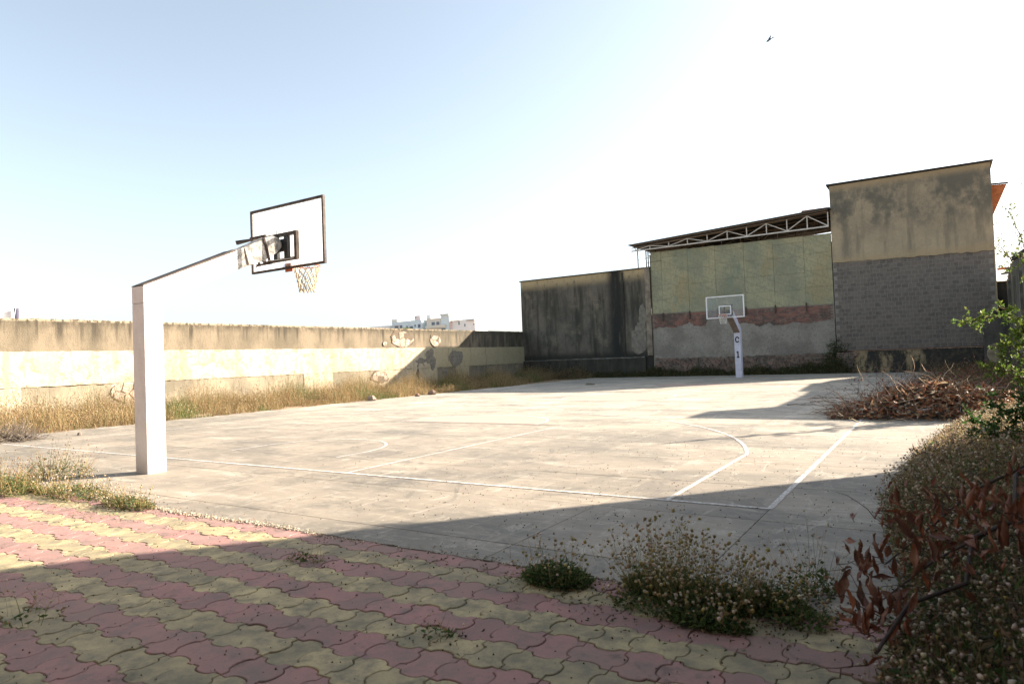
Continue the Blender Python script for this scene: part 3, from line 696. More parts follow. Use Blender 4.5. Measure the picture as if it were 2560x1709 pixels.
# dark annexe
M_blk = plaster('mouldy_black_plaster', (.11, .10, .085), (.06, .058, .05), (.02, .02, .018), 4, .8)
an = thing('annexe_wall', (3.9, YF+.6, 0), 'narrow blackened annexe wall in the gap right of the blockwork building', 'wall')
wpart(MB().box((3.62, YF+.5, -.06), (4.7, YF+1.0, 4.12)), 'wall', M_blk, an); wpart(MB().box((3.62, YF+.35, 4.12), (4.5, YF+1.0, 4.17)), 'coping', simple('sandy_ledge', (.35, .27, .18)), an)
wpart(MB().bar((3.7, YF+.5, 4.75), (4.15, YF+.5, 4.75), .11), 'beam', simple('orange_wood', (.45, .2, .1)), an)
for z in (1.9, 2.85): wpart(MB().box((3.66, YF+.40, z), (4.2, YF+.497, z+.05)), 'shelf', simple('pale_slab', (.3, .27, .22)), an)
bxo = thing('block_pillar', (3.4, YF-.6, 0), 'squat blackened pillar with a cream plaster lump in front of the blockwork building', 'pillar')
wpart(MB().box((2.98, YF-.9, -.06), (3.95, YF-.3, 2.60)), 'pillar', M_blk, bxo); wpart(MB().box((2.93, YF-.96, 2.603), (4.0, YF-.28, 2.67)), 'cap', M_cap, bxo)
pts = [(3.38+.36*math.cos(a)*random.uniform(.9, 1.08)*(1 if math.sin(a) > 0 else .8), YF-1.0, .72+.50*math.sin(a)*random.uniform(.93, 1.07)) for a in np.linspace(0, 2*math.pi, 15)[:-1]]
wpart(MB().prism(pts, (0, .098, 0)), 'plaster_lump', simple('cream_plaster_lump', (.40, .33, .22), .9, .3, 3), bxo, bevel=.03)

# ------------------------------------------------------------------ right boundary buildings
def mk_rightwall():
    n = NT('streaked_grey_boards'); c = n.mix(n.noise(2.4, (1, 1, .06), 6, .6, .4, .6), (.26, .235, .19), (.09, .085, .07)); c = n.mix(n.noise(1, lo=.5, hi=.62, detail=8), c, (.15, .14, .11))
    return n.done(c, .93, bump=n.noise(10, (1, 1, .1), lo=.2, hi=.8), bs=.5, bd=.02)
M_rw = mk_rightwall()
rs = thing('ruined_boundary_wall', (4.1, 26, 0), 'streaked grey ruined wall with projecting beams at the right edge of the court', 'wall')
mb = MB(); mb.prism([(4.02, 17.6, -.06), (4.02, 33.4, -.06), (4.02, 33.4, 4.1), (4.02, 32.0, 4.4), (4.02, 31.2, 4.62), (4.02, 29.2, 4.72), (4.02, 22, 4.35), (4.02, 17.6, 4.3)], (.3, 0, 0)); wpart(mb, 'wall', M_rw, rs)
mb = MB(); mb.prism([(3.96, 29.4, 4.70), (3.96, 24.0, 4.50), (3.96, 24.0, 4.62), (3.96, 29.4, 4.86)], (.5, 0, 0)); wpart(mb, 'roof_edge', M_cap, rs)
wpart(MB().bar((3.70, 28.8, 4.32), (4.0, 28.8, 4.34), .09), 'beam', M_rsteel, rs); wpart(MB().bar((3.62, 30.2, 4.24), (4.0, 30.2, 4.28), .09), 'beam', M_rsteel, rs); wpart(MB().bar((3.55, 29.5, 2.7), (4.0, 29.5, 2.7), .09), 'beam', simple('brown_plank', (.22, .12, .07)), rs)
for yy in (19, 21.5, 24, 26.5, 29, 31.5): wpart(MB().box((3.93, yy-.15, -.06), (4.017, yy+.15, 4.0)), 'pier', M_rw, rs)
rs2 = thing('tall_boundary_house', (4.9, 17, 0), 'taller plastered house end rising above the right boundary wall', 'house')
wpart(MB().box((4.03, 16.0, -.06), (8, 17.57, 5.15)), 'wall', M_rw, rs2)
rs3 = thing('low_boundary_wall', (4.1, 10, 0), 'low plastered boundary wall filling the gap along the right side', 'wall')
wpart(MB().box((4.0, 5.95, -.06), (4.25, 15.97, 1.5)), 'wall', M_rw, rs3)
rs4 = thing('near_boundary_house', (6, -2, 0), 'two-storey plastered house beside the court on the near right', 'house')
wpart(MB().box((4.0, -14, -.06), (10, 5.9, 7.6)), 'wall', M_rw, rs4)

bh_ = thing('added_rear_house', (-4, -10, 0), 'added unseen plastered house behind the viewpoint, blocking sky light from the foreground', 'house')  # invented building behind the camera, added to deepen the foreground shade
wpart(MB().box((-14, -16, -.06), (3.9, -8.6, 7.5)), 'wall', M_rw, bh_)

# ------------------------------------------------------------------ basketball stands
def mk_post():
    n = NT('whitewashed_concrete'); c = n.mix(n.noise(2.2, (1, 1, .6), 8, .65, .45, .75), (.66, .61, .62), (.55, .50, .51)); c = n.mix(n.math('MULTIPLY', n.noise(5, (1, 1, .3), 9, .78, .52, .68, (2, 2, 2)), .6), c, (.40, .36, .35)); c = n.mix(n.math('MULTIPLY', n.axis(2, .35, 0), .5), c, (.38, .33, .28))
    return n.done(c, .75, bump=n.noise(22, detail=8, lo=.2, hi=.8), bs=.35, bd=.008)
M_post = mk_post()
M_arm_old = (lambda n: n.done(n.mix(n.noise(9, lo=.42, hi=.6, detail=9), (.66, .62, .57), (.28, .27, .25)), .85, bump=n.noise(40, detail=8, lo=.1, hi=.9), bs=.6, bd=.012))(NT('crumbling_whitewash'))
M_iron = simple('dark_rusty_iron', (.10, .075, .06), .65, .3, 8); M_black = simple('black_iron', (.03, .03, .03), .5)
M_orange = simple('orange_rim_paint', (.55, .13, .05), .5); M_rope = simple('cotton_rope', (.62, .54, .40), .9); M_rope2 = simple('white_rope', (.68, .66, .60), .9)
M_white = simple('white_gloss_paint', (.82, .82, .83), .45, .08)
M_paintblack = simple('black_stencil_paint', (.03, .03, .03), .7)
def mk_acrylic(name, a, col):
    n = NT(name); tr = n.N('ShaderNodeBsdfTransparent'); tr.inputs[0].default_value = (.97, .98, .98, 1); mx = n.N('ShaderNodeMixShader')
    k = n.noise(3, lo=.3, hi=.7, detail=6); fac = n.rng(k, 0, 1, a-.05, a+.05); n.L(fac, mx.inputs[0]); n.L(tr.outputs[0], mx.inputs[1]); tl = n.N('ShaderNodeBsdfTranslucent'); tl.inputs[0].default_value = (*col, 1); m2 = n.N('ShaderNodeMixShader'); m2.inputs[0].default_value = .6; n.L(n.b.outputs[0], m2.inputs[1]); n.L(tl.outputs[0], m2.inputs[2]); n.L(m2.outputs[0], mx.inputs[2])
    n.b.inputs['Base Color'].default_value = (*col, 1); n.b.inputs['Roughness'].default_value = .15; n.L(mx.outputs[0], n.out.inputs[0]); return n.m
M_acr = mk_acrylic('dusty_clear_board', .30, (.85, .86, .86)); M_acr2 = mk_acrylic('hazy_clear_board', .2, (.55, .57, .57))
def post_profile(xa, xb, prof, root, m, w2=None):
    mb = MB(); mb.prism([(xa, y, z) for y, z in prof], (xb-xa, 0, 0)); return mb
def net(root, c, r0, r1, ztop, zbot, m, n=12, rt=.0095):
    rows = 5
    for lay in range(rows-1 if False else 1):
        pass
    mb = MB(); P = lambda k, i: Vector((c[0]+rr(i)*math.cos(k), c[1]+rr(i)*math.sin(k), ztop+(zbot-ztop)*i/rows))
    rr = lambda i: r0+(r1-r0)*((i/rows)**.7)
    for k in range(n):
        for s_ in (1, -1):
            pts = []
            for i in range(rows+1):
                a = 2*math.pi*(k+s_*.5*(i % 2))/n+.03*math.sin(i*2+k); pts.append(P(a, i)+Vector((0, 0, -.012*(i % 2))))
            mb.tube(pts, rt, 4)
        for i in range(1, rows+1):
            a = 2*math.pi*(k+.5*(i % 2))/n; p = P(a, i); mb.tube([p+Vector((0, 0, .016)), p-Vector((0, 0, .022))], rt*1.7, 5)
    wpart(mb, 'net', m, root)
def rimpart(root, c, r_, z, ydir, yb):
    rim = wpart(MB().tube([(c[0]+r_*math.cos(a), c[1]+r_*math.sin(a), z) for a in np.linspace(0, 2*math.pi, 33)], .010, 6, False), 'rim', M_orange, root)
    mb = MB(); s_ = -ydir
    ya = c[1]+s_*(r_-.002)
    mb.prism([(c[0]-.09, yb+ydir*.02, z+.015), (c[0]+.09, yb+ydir*.02, z+.015), (c[0]+.06, ya, z+.008), (c[0]-.06, ya, z+.008)], (0, 0, -.012))
    mb.prism([(c[0]-.05, yb+ydir*.02, z), (c[0]-.05, yb+ydir*.02, z-.12), (c[0]-.05, ya, z-.004)], (.10, 0, 0))
    mb.box((c[0]-.09, min(yb+ydir*.014, yb+ydir*.02), z-.13), (c[0]+.09, max(yb+ydir*.014, yb+ydir*.02), z+.02))
    o = wpart(mb, 'rim_bracket', M_orange, root)
def board(root, x0, x1, z0, z1, y, ydir, glass, frame_m, line_m, fw, ybolt=True):
    wpart(MB().box((x0+fw*.5, y-.006, z0+fw*.5), (x1-fw*.5, y+.006, z1-fw*.5)), 'backboard', glass, root)
    fb = [((x0, z0), (x1, z0+fw)), ((x0, z1-fw), (x1, z1)), ((x0, z0+fw), (x0+fw, z1-fw)), ((x1-fw, z0+fw), (x1, z1-fw))]
    for a, b in fb: wpart(MB().box((a[0]+.0005, y-.022, a[1]+.0005), (b[0]-.0005, y+.022, b[1]-.0005)), 'frame_rail', frame_m, root)
    cx_ = (x0+x1)/2; yl = y+ydir*.0095; w, h, t = .59, .45, .05; zb = z0+.15
    for a, b in (((cx_-w/2, zb), (cx_+w/2, zb+t)), ((cx_-w/2, zb+h-t), (cx_+w/2, zb+h)), ((cx_-w/2, zb+t), (cx_-w/2+t, zb+h-t)), ((cx_+w/2-t, zb+t), (cx_+w/2, zb+h-t))):
        wpart(MB().box((a[0], yl-.001, a[1]), (b[0], yl+.001, b[1])), 'target_line', line_m, root)
# near stand
ns = thing('basketball_stand', (-7.8, -.92, 0), 'near basketball stand, bent white concrete post holding a clear board seen from behind', 'basketball stand', 'concrete basketball stands')
wpart(MB().box((-7.95, -1.05, -.01), (-7.66, -.79, 2.28)), 'post', M_post, ns, bevel=.008)
prof = [(-1.05, 2.283), (-.79, 2.283), (.50, 2.905), (.50, 3.195), (-1.05, 2.51)]
a_ = wpart(MB().prism([(-7.95, y, z) for y, z in prof], (.29, 0, 0)), 'arm', M_post, ns, bevel=.006)
wpart(MB().prism([(-7.95, -1.052, 2.514), (-7.95, .36, 3.140), (-7.95, .36, 3.162), (-7.95, -1.052, 2.526)], (.29, 0, 0)), 'arm_top_crust', M_iron, ns)
prof = [(.505, 2.90), (.92, 3.06), (1.0, 3.12), (1.14, 3.2), (1.23, 3.30), (1.235, 3.38), (1.18, 3.45), (1.05, 3.47), (.9, 3.41), (.505, 3.205)]
wpart(MB().prism([(-7.93, y, z) for y, z in prof], (.25, 0, 0)), 'arm_end', M_arm_old, ns, bevel=.015)
wpart(MB().prism([(-7.955, .36, 2.84), (-7.955, .54, 2.925), (-7.955, .50, 3.215), (-7.955, .36, 3.15)], (.30, 0, 0)), 'mortar_collar', M_arm_old, ns, bevel=.006)
for (ya, za), (yb_, zb_) in (((.88, 3.42), (.985, 3.03)), ):
    for x in (-7.672, -7.938): wpart(MB().bar((x, ya, za), (x, yb_, zb_), .022, .035), 'clamp_strap', M_iron, ns)
    wpart(MB().bar((-8.0, ya, za+.02), (-7.62, ya, za+.02), .03), 'clamp_bar', M_iron, ns); wpart(MB().bar((-8.0, yb_, zb_-.015), (-7.62, yb_, zb_-.015), .03), 'clamp_bar', M_iron, ns)
wpart(MB().bar((-7.668, .52, 3.2), (-7.668, .59, 2.95), .010, .02), 'clamp_strap', M_iron, ns)
# steel mounting frame between arm and board
fx0, fx1, fz0, fz1, fy = -8.28, -7.34, 3.08, 3.54, 1.27
wpart(MB().box((fx0, fy-.03, fz1-.05), (fx1, fy+.03, fz1)), 'mount_rail', M_iron, ns); wpart(MB().box((fx0+.1, fy-.03, fz0), (fx1, fy+.03, fz0+.04)), 'mount_rail', M_iron, ns)
for x, w, m in ((fx1-.03, .06, M_iron), (-7.60, .09, M_black), (-7.86, .09, M_black), (-8.2, .05, M_iron)):
    wpart(MB().box((x-w/2, fy-.028, fz0+.042), (x+w/2, fy+.028, fz1-.052)), 'mount_upright', m, ns)
wpart(MB().box((-7.90, fy-.025, 3.24), (-7.56, fy+.02, 3.44)), 'mount_plate', M_black, ns)
wpart(MB().bar((-8.45, .95, 3.42), (-7.95, .93, 3.44), .035), 'side_rod', M_iron, ns); wpart(MB().bar((-8.45, .93, 3.45), (-7.95, 1.2, 3.5), .03), 'side_rod', M_iron, ns)
wpart(MB().tube([(-7.68, .72, 2.93), (-7.66, 1.0, 3.02), (-7.5, 1.25, 3.09)], .008, 5), 'tie_wire', M_iron, ns)
wpart(MB().tube([(-7.66, .95, 3.05), (-7.4, 1.26, 3.10)], .006, 5), 'tie_wire', M_rope2, ns)
for x in (-7.42, -7.85): wpart(MB().tube([(x, fy, 3.50), (x, fy, 3.60)], .006, 5), 'bolt', M_iron, ns); 
for x in (-7.42, -8.1): wpart(MB().tube([(x, fy+.03, 3.3), (x, 1.345, 3.3)], .015, 6), 'bolt', M_iron, ns)
board(ns, -8.64, -6.82, 2.965, 4.05, 1.375, 1, M_acr, M_iron, M_white, .038)
for k in range(6):
    for z in (2.985, 4.03): wpart(MB().tube([(-8.5+k*.31, 1.346, z), (-8.5+k*.31, 1.353, z)], .012, 6), 'bolt_head', M_black, ns)
rimpart(ns, (-7.72, 1.76), .225, 3.05, 1, 1.375); net(ns, (-7.72, 1.76), .22, .125, 3.04, 2.63, M_rope)
# far stand
fs = thing('basketball_stand', (-7.25, 28.4, 0), 'far basketball stand, white bent post stencilled C and 1, before the green panels', 'basketball stand', 'concrete basketball stands')
fpm = (lambda n: n.done(n.mix(n.noise(3, lo=.4, hi=.7), (.60, .60, .70), (.50, .50, .58)), .75))(NT('lilac_white_paint'))
wpart(MB().box((-7.42, 28.3, -.01), (-7.12, 28.6, 2.25)), 'post', fpm, fs, bevel=.008)
wpart(MB().prism([(-7.42, 28.3, 2.253), (-7.42, 28.6, 2.253), (-7.42, 28.6, 2.45), (-7.42, 27.2, 3.30), (-7.42, 27.05, 3.25), (-7.42, 27.05, 2.98)], (.30, 0, 0)), 'arm', fpm, fs, bevel=.008)
wpart(MB().prism([(-7.42, 28.28, 2.232), (-7.42, 28.292, 2.252), (-7.42, 27.04, 2.976), (-7.42, 27.04, 2.955)], (.30, 0, 0)), 'arm_underside', simple('bare_mortar_under', (.30, .24, .20), .9), fs)
board(fs, -8.31, -6.50, 2.93, 4.0, 26.8, -1, M_acr2, M_white, M_white, .05)
for a, b in (((-7.72, 26.9, 3.05), (-7.05, 26.9, 3.09)), ((-7.72, 26.9, 3.52), (-7.05, 26.9, 3.56))): wpart(MB().bar(a, b, .05), 'mount_rail', M_iron, fs)
for x in (-7.68, -7.45, -7.1): wpart(MB().bar((x, 26.9, 3.07), (x, 26.9, 3.54), .06), 'mount_upright', M_iron, fs)
wpart(MB().bar((-7.27, 26.92, 3.2), (-7.27, 27.1, 3.2), .2), 'mount_plate', M_iron, fs)
rimpart(fs, (-7.41, 26.42), .225, 3.07, -1, 26.8); net(fs, (-7.41, 26.42), .22, .13, 3.06, 2.66, M_rope2, 12, .010)
def glyph(strokes, w, x, z, sx, sz, y, name):
    mb = MB()
    for st in strokes:
        P = [Vector((x+a*sx, y, z+b*sz)) for a, b in st]; L_ = []; R_ = []
        for i in range(len(P)):
            d = (P[min(i+1, len(P)-1)]-P[max(i-1, 0)]).normalized(); s_ = Vector((-d.z, 0, d.x)); L_.append(P[i]+s_*w/2); R_.append(P[i]-s_*w/2)
        mb.prism(R_+L_[::-1], (0, .0035, 0))
    wpart(mb, name, M_paintblack, fs)
glyph([[(.5+.42*math.cos(a), .5+.42*math.sin(a)) for a in np.linspace(.55, 2*math.pi-.55, 18)], [(.86, .6), (.86, .84)]], .058, -7.365, 1.74, .19, .30, 28.295, 'letter_c')
glyph([[(.55, .03), (.55, 1.0)], [(.12, .78), (.5, .92)], [(.12, .06), (.95, .06)]], .055, -7.35, .99, .16, .32, 28.295, 'digit_one')

# ------------------------------------------------------------------ white buildings far away
Mw = [simple('far_white_wall', (.80, .80, .80), .8, .05, .1), simple('far_pale_blue_wall', (.66, .76, .80), .8, .05, .1), simple('far_cream_wall', (.72, .68, .60), .8, .05, .1), simple('far_pink_wall', (.78, .62, .56), .8, .05, .1)]
Mwin = simple('far_window_glass', (.16, .20, .25), .3); Mslab = simple('far_grey_slab', (.38, .36, .34))
def fb(name, label, m, x0, x1, z1, y, wins=(), extra=()):
    t = thing(name, ((x0+x1)/2, y, 0), label, 'building'); wpart(MB().box((x0, y, -.06), (x1, y+5, z1)), 'wall', Mw[m], t)
    for (a, b, c, d) in wins:
        w_ = wpart(MB().box((a-.06, y-.05, c-.06), (b+.06, y-.004, d+.06)), 'window', Mw[0] if m else Mw[1], t)
        o_ = MB().box((a, y-.08, c), (b, y-.052, d)).build('pane', Mwin); o_.data.transform(Matrix.Translation(-Vector(t.location))); o_.parent = w_
    for (a, b, c, d, nm, mm) in extra: wpart(MB().box((a, y-.5, c), (b, y-.055, d)), nm, mm, t)
    return t
fb('distant_building', 'small pale rooftop tower at the left end of the distant white buildings', 2, -115.9, -114.0, 12.5, 121)
fb('distant_building', 'pale blue distant block with three windows, leftmost of the larger ones', 1, -114.9, -109.2, 11.8, 120, [(-114.0, -112.8, 9.8, 10.7), (-112.3, -111.5, 9.8, 10.8), (-110.2, -109.7, 9.8, 10.6)], [(-114.3, -112.6, 10.8, 10.9, 'sunshade', Mw[3])])
fb('distant_building', 'thin pinkish stair tower rising behind the pale blue distant block', 3, -108.2, -106.5, 12.9, 121, [(-108.0, -107.7, 12.3, 12.7)])
fb('distant_building', 'low pale blue distant block under the pinkish stair tower', 1, -108.7, -104.8, 11.7, 119.5, [(-107.1, -106.7, 10.1, 10.7), (-106.0, -105.2, 9.8, 10.7), (-108.5, -107.6, 9.7, 10.4)])
fb('distant_building', 'narrow white tower in the middle of the distant buildings', 0, -105.0, -103.6, 12.9, 121.5)
fb('distant_building', 'cream distant house with a blue window and long balcony', 2, -103.7, -99.4, 11.9, 120, [(-102.1, -101.1, 10.2, 11.0), (-100.6, -99.7, 10.2, 11.0)], [(-103.7, -97.7, 9.5, 10.2, 'balcony', Mw[2])])
fb('distant_building', 'distant stair block with a dark roof slab, tallest of the far houses', 1, -99.3, -96.7, 12.45, 120, [(-99.1, -97.9, 8.9, 9.3)], [(-99.6, -96.6, 12.46, 12.62, 'roof_slab', Mslab)])
fb('distant_building', 'long bright white distant house at the right end with small windows', 0, -96.5, -89.4, 11.0, 120.3, [(-94.2, -93.9, 9.9, 10.7), (-92.5, -92.2, 9.4, 10.0), (-89.9, -89.6, 9.6, 9.9)], [(-91.6, -89.4, 10.7, 10.85, 'canopy', Mslab), (-96.3, -93.8, 10.9, 11.0, 'canopy', Mslab), (-96.4, -96.2, 9.0, 10.9, 'pipe', Mw[3])])
fb('distant_building', 'low white distant roof just above the broken part of the compound wall', 0, -122.5, -115.1, 10.9, 119)
lt = thing('distant_building', (-120, 38, 0), 'white rooftop with a dark water tank above the far left of the compound wall', 'building')
wpart(MB().box((-124, 34, -.06), (-120, 41.0, 12.15)), 'wall', Mw[0], lt); wpart(MB().box((-124, 30, -.06), (-119.9, 37.0, 13.35)), 'stair_block', Mw[2], lt)
wpart(MB().tube([(-119.2, 40.1, 10.6), (-119.2, 40.1, 12.1)], .38, 14), 'water_tank', simple('dark_water_tank', (.08, .08, .12)), lt)
for yy in (39.5, 40.7): wpart(MB().bar((-118.8, yy, 9.8), (-118.8, yy+.4, 12.3), .06), 'tank_leg', Mw[1], lt)

# ------------------------------------------------------------------ foliage materials
def mk_leafmat(name, trans=.35, rough=.6, spec=.2):
    n = NT(name); a = n.N('ShaderNodeAttribute'); a.attribute_name = 'tint'
    n.L(a.outputs['Color'], n.b.inputs['Base Color']); n.b.inputs['Roughness'].default_value = rough; n.b.inputs['Specular IOR Level'].default_value = spec
    if trans:
        tl = n.N('ShaderNodeBsdfTranslucent'); n.L(a.outputs['Color'], tl.inputs[0]); mx = n.N('ShaderNodeMixShader'); mx.inputs[0].default_value = trans
        n.L(n.b.outputs[0], mx.inputs[1]); n.L(tl.outputs[0], mx.inputs[2]); n.L(mx.outputs[0], n.out.inputs[0])
    return n.m
M_leaf = mk_leafmat('living_leaf', .4); M_dry = mk_leafmat('dry_grass', .35, .8, .1); M_twig = mk_leafmat('twig_bark', 0, .85, .1); M_deadleaf = mk_leafmat('dead_leaf', .25, .55, .35)
GREEN = (.065, .105, .034); GREEN2 = (.11, .15, .05); STRAW = (.36, .26, .12); STRAW2 = (.26, .18, .09); RUST = (.24, .12, .055); HEAD = (.42, .34, .24); HEADY = (.32, .25, .08); STEM = (.16, .155, .06)

def weed(cx_, cy_, rx, ry, h, nstem, nleaf, heads=1., dry=.3, headr=.009, leafh=.4, lab=None, name='weed_clump', group=None, seed_cols=((.62, .54, .43), (.40, .31, .17), (.46, .38, .15)), z0=0., lean=.28, stuff=False, lo=False):
    s_ = Soup(); n = nstem
    a = rng.uniform(0, 2*np.pi, n); q = np.sqrt(rng.uniform(0, 1, n)); P = np.stack([cx_+rx*q*np.cos(a), cy_+ry*q*np.sin(a), np.full(n, z0-.01)], 1)
    D = up_dirs(n, lean); D[:, :2] += np.stack([np.cos(a), np.sin(a)], 1)*q[:, None]*.45
    L = h*rng.uniform(.45, 1.1, n)*(1.1-.45*q)
    tips = s_.blades(P, D, L, .0035 if not lo else .007, rng.uniform(-.1, .25, n), pick([STEM, GREEN2, STRAW], [2, 1.5, 1.5+3*dry], n), 4)
    nh = int(n*heads)
    if nh:
        s_.heads(tips[:nh], headr*rng.uniform(.6, 1.35, nh), pick(seed_cols, [3, 2, 1], nh, .2), .4, lo)
        # side shoots
        k = nh//2; fr = rng.uniform(.5, .9, k)[:, None]; b = P[:k]*(1-fr)+tips[:k]*fr; t2 = s_.blades(b, up_dirs(k, .7), .08+.05*rng.uniform(size=k), .0025, .1, pick([STEM, STRAW], [1, 1], k), 2)
        s_.heads(t2, headr*.8*rng.uniform(.6, 1.3, k), pick(seed_cols, [3, 2, 1], k, .2), .4, True)
    m = nleaf; a = rng.uniform(0, 2*np.pi, m); q = np.sqrt(rng.uniform(0, 1, m)); zz = z0+h*leafh*rng.beta(1.3, 2.2, m)*(1.05-q**2*.8)
    PL = np.stack([cx_+rx*1.05*q*np.cos(a)+rng.normal(0, .01, m), cy_+ry*1.05*q*np.sin(a), zz], 1)
    DL = rng.normal(0, 1, (m, 3)); DL[:, 2] = np.abs(DL[:, 2])*.5
    s_.leaves(PL, DL, .035*rng.uniform(.5, 1.4, m), .014*rng.uniform(.6, 1.4, m), pick([GREEN, GREEN2, STRAW2], [3, 2, .3+3*dry], m, .35))
    if not stuff:
        t = thing(name, (cx_, cy_, z0), lab, 'plant', group)
        o = s_.build('foliage', M_leaf, t, (cx_, cy_, z0)); return t
    return s_

# big foreground clumps
weed(-.73, -2.40, .21, .14, .34, 80, 1700, .9, .05, .0085, .42, 'small dark green weed tuft at the court edge, left of the larger seeded clump', group='weed clumps on the paving edge', lean=.4)
def bigclump():
    cx_, cy_ = .02, -2.22
    t = thing('weed_clump', (cx_, cy_, 0), 'largest foreground weed clump, dense with pale round seed heads, where court meets pavers', 'plant', 'weed clumps on the paving edge')
    s_ = Soup()
    for (x, y, rx, ry, h, ns, nl) in ((-.13, -2.27, .20, .15, .46, 230, 1100), (.16, -2.38, .26, .16, .42, 260, 1900), (.45, -2.27, .19, .13, .30, 110, 1500), (.24, -2.62, .20, .09, .18, 50, 900), (.0, -2.5, .30, .16, .22, 60, 500), (.62, -2.4, .16, .12, .2, 30, 350)):
        w = weed(x, y, rx, ry, h, ns, nl, 1., .15, .0085, .42, stuff=True)
        for V, T, C in zip(w.V, w.T, w.C): s_.V.append(V); s_.T.append(T-T.min()+s_.n); s_.C.append(C); s_.n += len(V)
    s_.build('foliage', M_leaf, t, (cx_, cy_, 0))
bigclump()
weed(.62, -1.98, .12, .12, .5, 40, 300, .7, .3, .006, .5, 'thin tall wispy weed standing right of the large seeded clump', group='weed clumps on the paving edge')
# left of the near post
weed(-7.05, -2.25, .75, .22, .30, 170, 1100, .9, .8, .009, .55, 'sunlit seeded weeds at the foot of the near basketball post', group='weed clumps on the paving edge', lo=True)
weed(-8.4, -2.5, .8, .35, .46, 260, 2600, .7, .8, .008, .5, 'reddish dry bush of weeds at the left frame edge beside the pavers', group='weed clumps on the paving edge', seed_cols=((.36, .20, .10), (.40, .26, .14), (.30, .16, .08)), lo=True)
weed(-5.75, -2.30, .42, .13, .24, 100, 900, .8, .6, .009, .55, 'green and yellow sunlit weed tuft on the paver edge right of the near post', group='weed clumps on the paving edge', lo=True)
weed(-8.9, -1.6, .5, .4, .55, 120, 700, .8, 1.0, .008, .6, 'wispy brown dry stalks leaning over the court at the left frame edge', group='weed clumps on the paving edge', seed_cols=((.34, .20, .12), (.30, .18, .1), (.4, .3, .2)), lo=True, lean=.5)
weed(-2.52, -2.78, .16, .07, .15, 22, 60, .3, .8, .004, .3, 'tiny dry sprig growing between the pavers near the shadow edge', group='weed clumps on the paving edge')
weed(-.86, -3.35, .10, .06, .13, 12, 30, .4, .8, .005, .3, 'tiny pale sprig between red and yellow pavers in the foreground', group='weed clumps on the paving edge')
weed(-3.05, -4.25, .25, .15, .22, 16, 40, 1., .5, .007, .3, 'few seeded stalks rising at the bottom left corner of the pavers', group='weed clumps on the paving edge')
weed(-12.7, 22.6, .22, .15, .14, 40, 300, .3, .3, .01, .6, 'single small tuft of grass growing from the court near the far baseline', group='weed clumps on the paving edge', lo=True)

# right bank
def bank():
    s_ = Soup(); N = 7800
    y = rng.uniform(-4.2, 9.5, N)**1.0; y = -4.2+(y+4.2)**1.15/(13.7**.15)
    edge = np.interp(y, [-4.2, -3, -2.3, -1.5, -.5, .4, 1.2, 2.5, 4, 6, 8, 9.5], [1.05, 1.0, 1.05, 1.0, .88, .80, .86, .93, 1.08, 1.35, 1.7, 2.0])
    x = edge+rng.gamma(1.4, .42, N); x = np.minimum(x, 3.6+rng.uniform(-.2, .2, N)); P = np.stack([x, y, np.full(N, -.03)], 1)
    hh = (.22+.38*np.clip((x-edge)/.8, 0, 1))*rng.uniform(.55, 1.15, N)*np.interp(y, [-4, 0, 3, 9], [.8, 1.0, .85, .75])
    tips = s_.blades(P, up_dirs(N, .33)-np.array([.14, 0, 0]), hh, .0035, rng.uniform(-.1, .3, N), pick([STEM, GREEN2, STRAW, (.25, .18, .10), (.11, .07, .045)], [2, 1, 1.6, 2, 1.5], N), 3)
    k = int(N*.55); s_.heads(tips[:k], (.0082-.001*np.clip(y[:k]/4, 0, 1))*rng.uniform(.6, 1.4, k), pick([(.60, .52, .42), (.38, .29, .19), (.42, .35, .12), (.2, .14, .09)], [3.2, 2, .3, 1], k, .3), .5, False)
    fr = rng.uniform(.45, .9, k)[:, None]; b = P[:k]*(1-fr)+tips[:k]*fr; t2 = s_.blades(b, up_dirs(k, .8), .09, .0025, .1, pick([STEM, STRAW], [1, 1], k), 2)
    s_.heads(t2, .007*rng.uniform(.6, 1.3, k), pick([(.45, .37, .30), (.34, .25, .15)], [3, 2], k, .25), .4, True)
    m = 52000; yy = rng.uniform(-4.2, 9.5, m); e = np.interp(yy, [-4.2, -3, -2.3, -1.5, -.5, .4, 1.2, 2.5, 4, 6, 8, 9.5], [1.05, 1.0, 1.05, 1.0, .88, .80, .86, .93, 1.08, 1.35, 1.7, 2.0])
    xx = e+rng.gamma(1.5, .5, m); xx = np.minimum(xx, 3.8); zz = rng.beta(1.2, 2, m)*(.14+.30*np.clip((xx-e)/.8, 0, 1))
    D = rng.normal(0, 1, (m, 3)); D[:, 2] = np.abs(D[:, 2])*.6
    cb = pick([GREEN, GREEN2, (.17, .125, .07), (.12, .08, .05), (.06, .06, .035)], [2.2, 1, 1.6, 1.6, 1.4], m, .25)
    lit_straw = rng.uniform(size=m) < np.interp(yy, [-2, .5, 3, 8], [.12, .35, .75, .85]); cb[lit_straw] = pick([(.30, .23, .14), (.24, .17, .10), (.36, .29, .19)], [2, 2, 1], int(lit_straw.sum()), .25)  # pale straw share rises along y, painting in the sunlit part of the bank
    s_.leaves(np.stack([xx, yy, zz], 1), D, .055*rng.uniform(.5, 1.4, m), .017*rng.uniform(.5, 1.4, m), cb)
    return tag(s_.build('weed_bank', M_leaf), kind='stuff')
bank()
